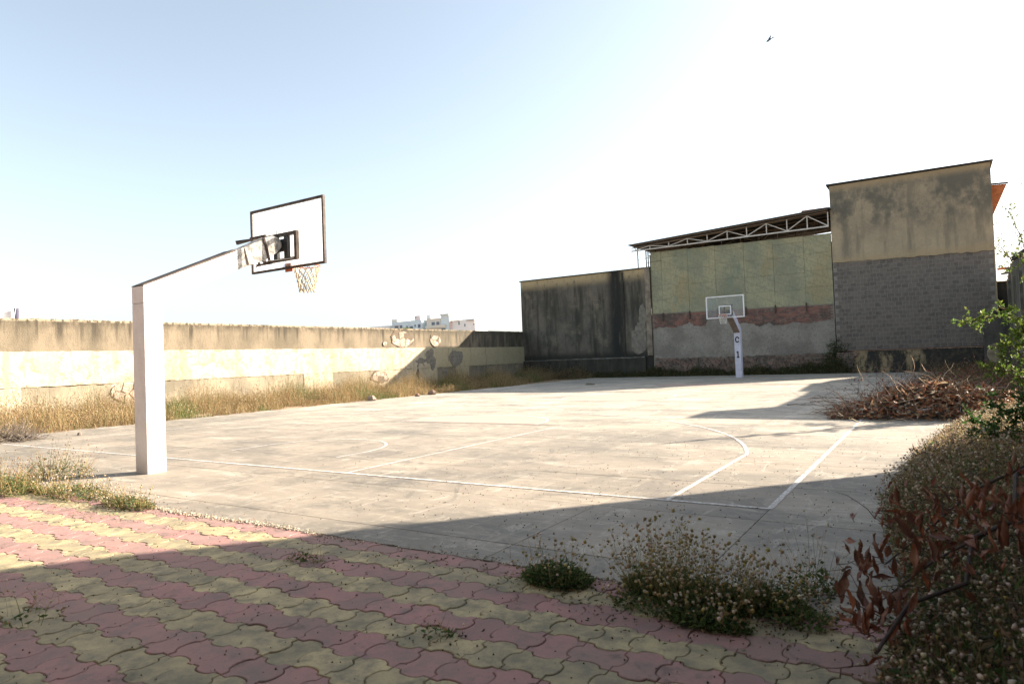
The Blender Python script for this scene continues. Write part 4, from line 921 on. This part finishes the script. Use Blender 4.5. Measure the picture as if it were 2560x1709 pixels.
# strip of dry grass along the left wall
def grass_strip():
    s_ = Soup(); N = 60000
    y = rng.uniform(-3.5, 32.5, N); x = -16.75-rng.beta(1.0, 1.0, N)*5.9
    n1 = np.sin(y*1.7+x*2.1)+np.sin(y*.63-x*1.3+1)+.7*np.sin(y*3.9+x*1.1)+rng.normal(0, .3, N)
    keep = ((n1 > -1.3)|(x < -19.5))&~((y > 24)&(x > -17.6-(.25*(y-24)))&(rng.uniform(size=N) > .04))&~((x > -17.3+.25*np.sin(y*1.9))&(rng.uniform(size=N) > .2))
    x, y, n1 = x[keep], y[keep], n1[keep]; N = len(x)
    base = np.interp(x, [-22.7, -20, -18, -16.7], [.62, .50, .38, .14]); hh = base*rng.uniform(.35, 1.3, N)*(1+.36*n1)*(1+.5*(rng.uniform(size=N) > .93))
    c = pick([(.36, .275, .15), (.30, .215, .11), (.24, .14, .075), (.18, .165, .08), (.12, .13, .05)], [3, 3, 1.3, 1.6, 1.0], N, .3)
    g_ = (np.sin(y*.9+2)+np.sin(y*2.3+x)) > 1.0; c[g_] = c[g_]*[.55, .8, .6]
    tips = s_.blades(np.stack([x, y, np.full(N, -.06)], 1), up_dirs(N, .45), hh, .011, rng.uniform(0, .4, N), c, 2)
    k = N//2; s_.heads(tips[:k], .016*rng.uniform(.5, 1.3, k), pick([(.42, .34, .21), (.34, .25, .14), (.26, .18, .1)], [3, 3, 1], k, .25), .4, True)
    m = 26000; q = rng.integers(0, N, m); fr = rng.uniform(.1, .8, m)[:, None]; b = np.stack([x[q], y[q], np.full(m, -.05)], 1)*(1-fr)+tips[q]*fr
    s_.leaves(b+rng.normal(0, .03, (m, 3)), rng.normal(0, 1, (m, 3)), .07, .02, c[q]*.9)
    return tag(s_.build('dry_grass', M_dry), kind='stuff')
grass_strip()
def far_grass():
    s_ = Soup(); N = 17000
    x = rng.uniform(-22.4, -2.6, N); y = 32.75-rng.beta(1, 2.0, N)*1.5; dens = np.interp(x, [-22.4, -17.5, -15, -13.5, -9, -3.6, -2.6], [1, .8, .35, 1, .85, 1, .2])
    k = rng.uniform(size=N) < dens; x, y = x[k], y[k]; N = len(x)
    hh = np.interp(x, [-22.4, -19, -16, -14, -8, -4.2, -3.3, -2.6], [.85, .75, .35, .55, .45, .6, 1.1, .35])*rng.uniform(.35, 1.1, N)*(1+.25*np.sin(x*2.3)+.2*np.sin(x*5.1))*np.clip((y-31.0)/1.2, .2, 1)
    c = pick([(.05, .065, .025), (.09, .09, .04), (.16, .12, .06)], [3, 2, 1.2], N, .3); left = x < -17; c[left] = pick([(.2, .16, .09), (.12, .11, .06), (.3, .22, .12)], [1, 1, 1], int(left.sum()))
    tips = s_.blades(np.stack([x, y, np.full(N, -.06)], 1), up_dirs(N, .4), hh, .016, rng.uniform(0, .4, N), c, 2)
    m = 26000; q = rng.integers(0, N, m); fr = rng.uniform(.1, 1, m)[:, None]; b = np.stack([x[q], y[q], np.full(m, -.05)], 1)*(1-fr)+tips[q]*fr
    s_.leaves(b+rng.normal(0, .04, (m, 3)), rng.normal(0, 1, (m, 3)), .09, .045, c[q]*1.0)
    return tag(s_.build('wall_foot_weeds', M_leaf), kind='stuff')
far_grass()
# vine in the corner between shed and blockwork
t = thing('creeper', (-3.35, YF-.3, 0), 'green creeper climbing the corner between shed and blockwork building', 'plant')
s_ = Soup(); m = 1300; zz = rng.beta(1, 2.6, m)*2.0; P = np.stack([-3.35+rng.normal(0, 1, m)*np.interp(zz, [0, 1, 2.6], [.5, .28, .08]), YF-.25+rng.normal(0, .08, m), zz], 1)
s_.leaves(P, rng.normal(0, 1, (m, 3)), .10, .07, pick([(.05, .08, .03), (.08, .10, .035), (.14, .11, .05)], [3, 2, 1], m, .3)); s_.build('foliage', M_leaf, t, tuple(t.location))

# right side background undergrowth (behind the brush pile)
def under():
    s_ = Soup(); N = 9000
    x = rng.uniform(.2, 3.9, N); y = rng.uniform(9, 31.5, N); k = x > np.interp(y, [9, 13, 20, 31], [1.2, .5, .9, 1.2])+rng.normal(0, .25, N); x, y = x[k], y[k]; N = len(x)
    c = pick([(.16, .11, .06), (.12, .07, .05), (.09, .085, .04), (.24, .17, .10)], [2, 2, 1.5, 1], N, .3)
    tips = s_.blades(np.stack([x, y, np.full(N, -.05)], 1), up_dirs(N, .5), rng.uniform(.15, .6, N), .009, rng.uniform(0, .4, N), c, 3)
    m = 9000; q = rng.integers(0, N, m); s_.leaves(tips[q]*[1, 1, 1]+rng.normal(0, .05, (m, 3)), rng.normal(0, 1, (m, 3)), .05, .025, pick([(.16, .08, .05), (.10, .09, .04), (.3, .22, .14)], [2, 2, 1], m))
    return tag(s_.build('undergrowth', M_dry), kind='stuff')
under()

# ------------------------------------------------------------------ brush pile
def curvy(p, d, L, n=6, wig=.25, droop=.3):
    p = np.asarray(p, float); d = np.asarray(d, float); d /= np.linalg.norm(d); out = [p.copy()]
    for i in range(n-1):
        d = d+rng.normal(0, wig, 3)+np.array([0, 0, -droop/n]); d /= np.linalg.norm(d); p = p+d*L/(n-1); p[2] = max(p[2], .01); out.append(p.copy())
    return np.array(out)
bp = thing('brush_pile', (.9, 9, 0), 'heap of dead brown leaves and cut branches lying across the right sideline', 'brush pile')
def pile_h(x, y): # ridge shape
    rx = np.interp(x, [-.8, -.45, -.07, .35, .75, 1.13, 1.5, 2.1, 2.9], [.02, .10, .20, .42, .50, .62, .56, .42, .25]); return rx*np.clip(1-((y-8.85)/1.15)**2, 0, 1)**.6
s_ = Soup(); m = 9500
x = -.55+3.4*rng.beta(1.1, 1.15, m); y = 8.85+rng.normal(0, .55, m).clip(-1.08, 1.1); z = pile_h(x, y)*rng.uniform(.35, 1.08, m)
D = rng.normal(0, 1, (m, 3)); D[:, 2] *= .5
s_.leaves(np.stack([x, y, z+.01], 1), D, .12*rng.uniform(.5, 1.5, m), .035*rng.uniform(.6, 1.6, m), pick([(.30, .15, .08), (.36, .24, .15), (.27, .10, .05), (.48, .39, .29), (.09, .065, .05)], [3, 3, 2, 1.8, 1.5], m, .3), .45)
s_.build('dead_leaves', M_deadleaf, bp, tuple(bp.location))['kind'] = 'stuff'
s_ = Soup(); paths = []; rr = []; cc = []
for k in range(700):
    x = rng.uniform(-.6, 2.9); y = 8.85+rng.normal(0, .5); z = float(pile_h(np.array(x), np.array(y)))*rng.uniform(.3, 1.05)+.02
    d = (rng.choice([-1, 1], p=[.6, .4])*rng.uniform(.5, 1), rng.normal(0, .4), rng.normal(0.15, .35))
    paths.append(curvy((x, y, z), d, rng.uniform(.3, .8), 7, .30, .5)); rr.append(rng.uniform(.003, .009)); cc.append(pick([(.38, .29, .21), (.26, .16, .11), (.12, .08, .06), (.55, .46, .36)], [3, 3, 1.5, 2], 1)[0])
for k in range(34):  # long loops reaching left
    paths.append(curvy((rng.uniform(-.6, .1), 8.7+rng.normal(0, .3), rng.uniform(.08, .28)), (-1, rng.normal(0, .3), rng.uniform(-.1, .6)), rng.uniform(.5, .95), 9, .33, .9)); rr.append(.005); cc.append(pick([(.42, .34, .25), (.2, .13, .1)], [1, 1], 1)[0])
s_.twigs(paths, rr, cc); s_.build('twigs', M_twig, bp, tuple(bp.location))['kind'] = 'stuff'
# thorny dead branches standing behind the pile
tb = thing('dead_branches', (.6, 12, 0), 'upright tangle of thin leafless thorn branches behind the brown leaf heap', 'dead branches')
s_ = Soup(); paths = []; rr = []; cc = []; tips = []
for k in range(110):
    b = (rng.uniform(-.3, 3.0), rng.uniform(10.5, 13.5), 0); p_ = curvy(b, (rng.normal(-.15, .6), rng.normal(0, .4), 1), rng.uniform(.4, 1.05), 8, .22, .5); paths.append(p_); rr.append(.006); cc.append((.13, .10, .085))
    for q in range(5):
        i = rng.integers(2, 8); p2 = curvy(p_[i], rng.normal(0, 1, 3)+[0, 0, .3], rng.uniform(.2, .5), 5, .3, .3); paths.append(p2); rr.append(.004); cc.append((.19, .14, .115)); tips.append(p2[-1]); tips.append(p2[2])
s_.twigs(paths, rr, cc); tips = np.array(tips); k = rng.uniform(size=len(tips)) < .6
s_.leaves(tips[k], rng.normal(0, 1, (int(k.sum()), 3)), .06, .03, pick([(.20, .05, .045), (.16, .09, .06)], [1, 1], int(k.sum()))); s_.build('branches', M_twig, tb, tuple(tb.location))
for x, y, L in ((-1.7, 13.2, 1.3), (-1.5, 11.9, .9), (-1.85, 10.9, .6)):
    t = thing('fallen_stick', (x, y, 0), {13.2: 'long thin fallen stick on the court, farthest of the three beside the heap', 11.9: 'thin fallen stick on the court, middle one of the three beside the heap', 10.9: 'short fallen stick on the court, nearest of the three beside the heap'}[y], 'stick', 'fallen sticks beside the heap')
    s_ = Soup(); s_.twigs([np.array([(0, 0, .015), (L*.3, .06, .03), (L*.6, 0, .02), (L, .1, .03)])]+[curvy((L*.5, 0, .03), (1, .8, .1), .35, 5, .2, .2)], [.012, .006], [(.12, .09, .07)]*2); s_.build('stick', M_twig, t)

# ------------------------------------------------------------------ fallen branch with big dead leaves, bottom right
fbn = thing('fallen_branch', (1.5, -1.6, 0), 'fallen branch with large curled rusty brown leaves over the weeds at the bottom right', 'branch')
def deadleaf_mesh(k):
    r_ = np.random.default_rng(k); nu, nv = 6, 4; L_, W_ = .125, .062; V = []; curl = r_.uniform(1.6, 4.2); bendz = r_.uniform(-.03, .05); tw = r_.uniform(-.8, .8)
    for i in range(nu+1):
        t = i/nu; w = W_*math.sin(math.pi*min(.97, t*.93+.06))**.7*(1-.25*t)
        for j in range(nv+1):
            s1 = (j/nv-.5); a = s1*curl; rad = w/max(curl, .1); V.append((L_*t, rad*math.sin(a)*1.0+.004*math.sin(9*t+j), rad*(1-math.cos(a))+bendz*(t**2)*1.4+.005*r_.normal()+tw*.02*t*s1))
    F = [(i*(nv+1)+j, (i+1)*(nv+1)+j, (i+1)*(nv+1)+j+1, i*(nv+1)+j+1) for i in range(nu) for j in range(nv)]
    me = bpy.data.meshes.new('leaf'); me.from_pydata(V, [], F); me.update(); me.polygons.foreach_set('use_smooth', [True]*len(F)); me.materials.append(M_dl); return me
def mk_dl():
    n = NT('curled_brown_leaf'); c = n.mix(n.rand(0, 1), (.23, .075, .035), (.13, .055, .035)); c = n.mix(n.noise(14, lo=.5, hi=.7), c, (.24, .12, .07)); c = n.mix(n.noise(60, lo=.6, hi=.75), c, (.1, .04, .025))
    n.L(c, n.b.inputs['Base Color']); n.b.inputs['Roughness'].default_value = .5
    tl = n.N('ShaderNodeBsdfTranslucent'); n.L(c, tl.inputs[0]); mx = n.N('ShaderNodeMixShader'); mx.inputs[0].default_value = .2; n.L(n.b.outputs[0], mx.inputs[1]); n.L(tl.outputs[0], mx.inputs[2]); n.L(mx.outputs[0], n.out.inputs[0]); return n.m
M_dl = mk_dl(); DL = [deadleaf_mesh(k) for k in range(6)]
main = [((2.1, .4, .95), (1.88, -.2, .86), (1.80, -.7, .62), (1.60, -1.2, .58), (1.55, -1.7, .43), (1.36, -2.1, .42), (1.32, -2.5, .32), (1.12, -2.8, .30), (1.02, -3.1, .20)), ((1.80, -.6, .62), (1.72, -1.3, .60), (1.62, -2.2, .50), (1.5, -3.0, .42)), ((1.75, -.7, .60), (1.40, -.9, .42), (1.12, -1.35, .22), (.95, -1.6, .10)), ((1.45, -1.9, .42), (1.2, -2.05, .28), (.98, -2.35, .14)), ((1.62, -2.2, .5), (1.9, -2.5, .5), (2.1, -2.9, .45))]
for k, pth in enumerate(main): wpart(MB().tube(pth, [(.017, .008, .010, .008, .008)[k]*(1-.6*i/(len(pth)-1)) for i in range(len(pth))], 7), 'limb', simple('grey_brown_bark_%d' % k, (.07, .05, .042), .8, .2, 20), fbn)
tw_ = Soup(); nl = 0; paths = []
for cxx, cyy, cz, n_, sx, sy_ in ((.86, -1.62, .04, 26, .13, .20), (1.02, -2.72, .16, 50, .10, .20), (1.20, -2.35, .34, 44, .18, .34), (1.45, -1.7, .46, 46, .24, .5), (1.55, -2.6, .48, 44, .2, .4), (1.8, -1.2, .58, 40, .2, .4), (1.15, -1.5, .30, 30, .2, .3)):
    for q in range(n_):
        x = cxx+random.gauss(0, sx*.6); y = cyy+random.gauss(0, sy_*.6); z = max(.03, cz+random.gauss(0, .06)+.04); o = bpy.data.objects.new('leaf', DL[nl % 6]); nl += 1
        o.location = (x-fbn.location.x, y-fbn.location.y, z); s1 = random.uniform(.45, .95)
        el = random.uniform(-1.5, -.7) if random.random() < .75 else random.uniform(-.2, .6)
        o.rotation_euler = (random.uniform(-1.2, 1.2), el, random.uniform(0, 6.28)); o.scale = (s1, s1, s1); link(o, fbn)
        if q % 4 == 0: paths.append(curvy((x, y, z), (rng.normal(0, 1), rng.normal(0, 1), .3), .25, 5, .25, .2))
tw_.twigs(paths, [.0028]*len(paths), [(.075, .055, .045)]*len(paths)); tw_.build('twigs', M_twig, fbn, tuple(fbn.location))['kind'] = 'stuff'

# ------------------------------------------------------------------ shrubs and trees
def shrub(name, base, limbs, label, cat, cols, ls=(.045, .024), nl=60, spread=.16, rad=.02):
    t = thing(name, base, label, cat); s_ = Soup(); paths = []; rr = []; cc = []; LP = []; LD = []
    for lb in limbs:
        lb = [np.array(q, float) for q in lb]; n = 14; k = np.linspace(0, len(lb)-1, n); pth = np.array([np.array([np.interp(v, range(len(lb)), [q[a] for q in lb]) for a in range(3)]) for v in k]); pth[1:-1] += rng.normal(0, .02, (n-2, 3))
        paths.append(pth); rr.append(rad); cc.append((.12, .09, .06))
        for i in range(4, n):
            for q in range(3):
                p2 = curvy(pth[i], rng.normal(0, 1, 3)+(pth[i]-pth[i-1])*4, spread*rng.uniform(.6, 1.8), 5, .3, .1); paths.append(p2); rr.append(.004); cc.append((.14, .12, .06))
                m = max(2, nl//10); f_ = rng.uniform(.2, 1, m); LP.append(np.stack([np.interp(f_*4, range(5), p2[:, a]) for a in range(3)], 1)+rng.normal(0, .012, (m, 3))); LD.append(rng.normal(0, 1, (m, 3)))
    s_.twigs(paths, rr, cc, 4); s_.build('branches', M_twig, t, base)
    s2 = Soup(); LP = np.concatenate(LP); LD = np.concatenate(LD); n = len(LP)
    s2.leaves(LP, LD, ls[0]*rng.uniform(.6, 1.4, n), ls[1]*rng.uniform(.6, 1.4, n), pick(*cols, n, .3)); s2.build('crown', M_leaf, t, base); return t
BG = ([(.13, .20, .03), (.09, .15, .03), (.20, .22, .04)], [3, 3, 1])
shrub('green_shrub', (2.95, 9.4, 0), [((2.95, 9.4, 0), (2.85, 9.5, 1.0), (2.5, 9.6, 1.75), (2.0, 9.7, 1.80), (1.75, 9.7, 1.72)), ((2.95, 9.4, 0), (2.9, 9.4, 1.4), (2.75, 9.5, 2.2), (2.6, 9.5, 2.9)), ((2.95, 9.4, 0), (2.7, 9.3, .8), (2.35, 9.2, 1.25), (2.15, 9.1, 1.2)), ((2.95, 9.4, 0), (2.7, 9.4, .5), (2.4, 9.3, .75), (2.0, 9.2, .80)), ((2.95, 9.4, 0), (2.85, 9.3, 1.2), (2.5, 9.2, 1.6), (2.3, 9.2, 1.9)), ((2.95, 9.4, 0), (2.85, 9.3, .9), (2.6, 9.2, 1.5), (2.45, 9.2, 1.45)), ((2.95, 9.4, 0), (2.9, 9.5, 1.6), (2.8, 9.6, 2.6), (2.75, 9.6, 3.4))],
      'bright green leafy shrub reaching into the right edge of the picture', 'shrub', BG, (.06, .036), 150, .20)
DG = ([(.035, .085, .02), (.05, .11, .03)], [1, 1])
shrub('dark_leaf_plant', (1.95, 3.2, 0), [((1.95, 3.2, 0), (1.75, 3.2, .4), (1.5, 3.3, .52)), ((1.95, 3.2, 0), (1.9, 3.2, .5), (1.7, 3.3, .72)), ((1.95, 3.2, 0), (2.0, 3.2, .5), (2.0, 3.2, .80)), ((1.95, 3.2, 0), (1.8, 3.0, .3), (1.55, 2.9, .38))], 'dark green broad-leaved plant among the dry weeds on the right', 'plant', DG, (.06, .028), 60, .1, .006)
shrub('tree', (6.2, 46, 0), [((6.2, 46, 0), (6.1, 46, 4), (5.9, 46, 7), (5.3, 46, 9.3)), ((6.2, 46, 0), (6.1, 46, 4), (5.2, 46, 6.4), (4.6, 46, 7.4)), ((6.2, 46, 0), (6.2, 46, 5), (6.4, 46, 8), (6.3, 46, 11)), ((6.2, 46, 0), (6.0, 46, 3.8), (5.3, 46, 5.6), (4.8, 46, 5.9))], 'sparse-leaved tree standing behind the right edge of the blockwork building', 'tree', ([(.12, .16, .04), (.16, .18, .06)], [1, 1]), (.15, .085), 130, .75, .07)
# overhanging tree just outside the near right corner
shrub('shade_tree', (3.5, 2.6, 0), [((3.5, 2.6, 0), (3.5, 2.5, 2.2), (3.3, 2.0, 3.6), (3.0, 1.0, 4.4)), ((3.5, 2.6, 0), (3.4, 2.5, 2.4), (3.2, 3.2, 3.4), (2.9, 4.2, 4.0)), ((3.5, 2.6, 0), (3.5, 2.2, 2.4), (3.2, .6, 3.1), (2.9, -1.2, 3.4), (2.8, -3, 3.5)), ((3.5, 2.6, 0), (3.4, 2.0, 2.0), (3.0, .6, 2.6), (2.7, -1.0, 2.7))], 'leafy tree just right of the near corner of the court', 'tree', DG, (.13, .08), 140, .45, .06)
shrub('added_dimming_tree', (3.4, -7.2, 0), [((3.4, -7.2, 0), (3.2, -7, 2.6), (2.6, -6.2, 3.8), (1.8, -5.4, 4.2)), ((3.4, -7.2, 0), (3.1, -6.8, 2.6), (3.0, -5.6, 3.2), (2.8, -4.2, 3.4)), ((3.4, -7.2, 0), (3.2, -7.2, 2.8), (2.2, -7.2, 3.6), (1.0, -7.0, 4.0)), ((3.4, -7.2, 0), (3.3, -6.9, 2.2), (3.0, -6.0, 2.6), (2.7, -5.0, 2.6))], 'added unseen leafy tree behind and right of the viewpoint, dimming the foreground', 'tree', DG, (.15, .09), 170, .55, .07)  # unseen tree added so its crown darkens the near right corner
# distant tree crown behind the broken wall
t = thing('distant_tree', (-103.5, 112, 0), 'rounded pale green treetop showing above the broken wall before the distant houses', 'tree')
wpart(MB().tube([(-103.5, 112, 0), (-103.4, 112, 5), (-103.3, 112, 8)], [.3, .22, .12], 8), 'trunk', M_iron, t)
s_ = Soup(); m = 5000; v = rng.normal(0, 1, (m, 3)); v /= np.linalg.norm(v, axis=1)[:, None]; v *= rng.uniform(.55, 1.05, (m, 1)); P = np.array([-103.4, 112, 7.3])+v*[2.7, 2, 2.2]
s_.leaves(P, rng.normal(0, 1, (m, 3)), .3, .2, pick([(.10, .13, .04), (.15, .17, .06)], [1, 1], m)); s_.build('crown', M_leaf, t, tuple(t.location))
# dry grey bush at left
t = thing('dry_bush', (-15.1, .35, 0), 'grey leafless bush at the left frame edge beside the court corner', 'bush'); s_ = Soup(); paths = []
for k in range(420): paths.append(curvy((-15.5+rng.normal(0, .16), .4+rng.normal(0, .16), 0), (rng.normal(0, .9), rng.normal(0, .9), rng.uniform(.3, 1)), rng.uniform(.35, .65), 5, .4, .4))
s_.twigs(paths, [.006]*420, pick([(.20, .17, .14), (.12, .1, .085)], [1, 1], 420)); s_.build('branches', M_twig, t, tuple(t.location))

# ------------------------------------------------------------------ loose stones, litter, bird
def rock(x, y, s1, label, m=M_stone, z=0.):
    r_ = random.Random(int(x*100)); mb = MB(); n = 9; rings = [(-.02, .85), (.25, 1.0), (.55, .8), (.8, .4)]
    for zz, k in rings:
        for i in range(n):
            a = 2*math.pi*i/n; e = k*r_.uniform(.8, 1.15); mb.v.append((x+s1*e*math.cos(a), y+s1*.7*e*math.sin(a), z+s1*zz*1.1))
    for q in range(3):
        for i in range(n): a = q*n+i; b = q*n+(i+1) % n; mb.f.append((a, b, b+n, a+n))
    mb.f.append(tuple(3*n+i for i in range(n))); mb.f.append(tuple(range(n-1, -1, -1)))
    o = mb.build('rock', m, loc=(x, y, z)); return tag(o, label, 'rock', 'rocks by the dry grass')
rock(-16.6, 12.2, .22, 'white broken stone lying at the edge of the dry grass')
rock(-16.5, 15.6, .20, 'dark clod beside the dry grass, farther one', M_rub); rock(-16.45, 14.6, .13, 'small dark clod beside the dry grass, nearer one', M_rub); rock(-15.2, 1.55, .07, 'small dark stone on the slab near the grey bush', M_rub)
def litter():
    s_ = Soup(); N = 1100
    x = rng.normal(-.6, 1.8, N); y = -.5+np.abs(rng.normal(0, 3.5, N))-1; k = (y > -2.2)&(x < 1.3); x, y = x[k], y[k]
    x2 = rng.uniform(-16, 1, 500); y2 = rng.uniform(-2.2, 28, 500); x = np.concatenate([x, x2]); y = np.concatenate([y, y2]); N = len(x)
    s_.heads(np.stack([x, y, np.full(N, .004)], 1), rng.uniform(.002, .0065, N), pick([(.07, .05, .035), (.13, .08, .05), (.2, .12, .07)], [3, 2, 1], N), .5, True)
    N = 900; x = rng.uniform(-4.5, 2, N); y = rng.uniform(-5.2, -2.35, N); s_.heads(np.stack([x, y, np.full(N, .0)], 1), rng.uniform(.0015, .006, N), pick([(.07, .05, .035), (.13, .08, .05)], [3, 2], N), .5, True)
    for cx_, cy_, r_, q_ in ((-.7, -2.5, .25, 90), (-.1, -2.6, .4, 170), (.4, -2.55, .3, 150), (.9, -2.2, .3, 260), (-2.5, -2.75, .2, 50), (-.85, -3.35, .15, 35), (-1.6, -2.35, .3, 80), (-6, -2.45, .6, 300)):
        x = cx_+rng.normal(0, r_, q_); y = cy_+rng.normal(0, r_*.45, q_); s_.heads(np.stack([x, y, np.full(q_, .002)], 1), rng.uniform(.0015, .007, q_), pick([(.07, .05, .035), (.16, .11, .07), (.3, .24, .16)], [3, 2, 1], q_), .5, True)
        x = cx_+rng.normal(0, r_, q_//2); y = cy_+rng.normal(0, r_*.5, q_//2); s_.leaves(np.stack([x, y, np.full(q_//2, .008)], 1), rng.normal(0, 1, (q_//2, 3))*[1, 1, .15], .03, .009, pick([GREEN, (.14, .08, .05), (.3, .22, .12), GREEN2], [1, 1, 1.2, 1], q_//2))
    n_ = 500; x = rng.uniform(-6, .6, n_); y = rng.uniform(-2.6, 6, n_); s_.leaves(np.stack([x, y, np.full(n_, .008)], 1), rng.normal(0, 1, (n_, 3))*[1, 1, .1], .02, .008, pick([(.14, .08, .05), (.24, .12, .06), (.07, .05, .04)], [2, 1, 2], n_))
    return tag(s_.build('leaf_litter', M_twig), kind='stuff')
litter()
def grit():
    s_ = Soup(); N = 9000; x = rng.uniform(-12, 2.2, N); y = -2.225+rng.normal(0, .028, N)+.03*np.sin(x*3); d = rng.uniform(size=N) < (.45+.4*np.sin(x*1.3+1)); x, y = x[d], y[d]; N = len(x)
    s_.heads(np.stack([x, y, -.004+rng.uniform(0, .006, N)], 1), rng.uniform(.003, .010, N), pick([(.40, .34, .26), (.22, .19, .15), (.55, .48, .38)], [2, 2, 1], N), .4, True)
    return tag(s_.build('gravel', M_twig), kind='stuff')
grit()
# pale cloth scraps on far court
# bird
bd = thing('bird', (-3.405, 19.34, 12.46), 'small bird flying with wings raised, high in the white sky', 'bird')
bm_ = simple('bird_plumage', (.10, .09, .085), .7)
X = Vector((.84, -.54, 0)); Z = Vector((0, 0, 1)); Yv = Vector((.54, .84, 0))
P = lambda a, b, c=0: tuple(X*a+Z*b+Yv*c)
MB().tube([P(-.155, -.02), P(-.12, -.01), P(-.06, 0), P(.02, .0), (P(.09, .005))], [.006, .022, .034, .03, .012], 8).build('body', bm_, bd, smooth=True)
MB().prism([P(.08, .0), P(.17, .035), P(.18, 0.0), P(.17, -.025)], tuple(Yv*.006)).build('tail', bm_, bd)
MB().prism([P(-.05, .02), P(-.09, .09, .04), P(-.01, .20, .10), P(.0, .13, .07), P(.03, .02)], tuple(Yv*.006)).build('wing', bm_, bd)
MB().prism([P(-.06, -.02), P(-.03, -.09, -.06), P(.05, -.13, -.12), P(.03, -.07, -.06), P(.03, -.02)], tuple(Yv*-.006)).build('wing', bm_, bd)
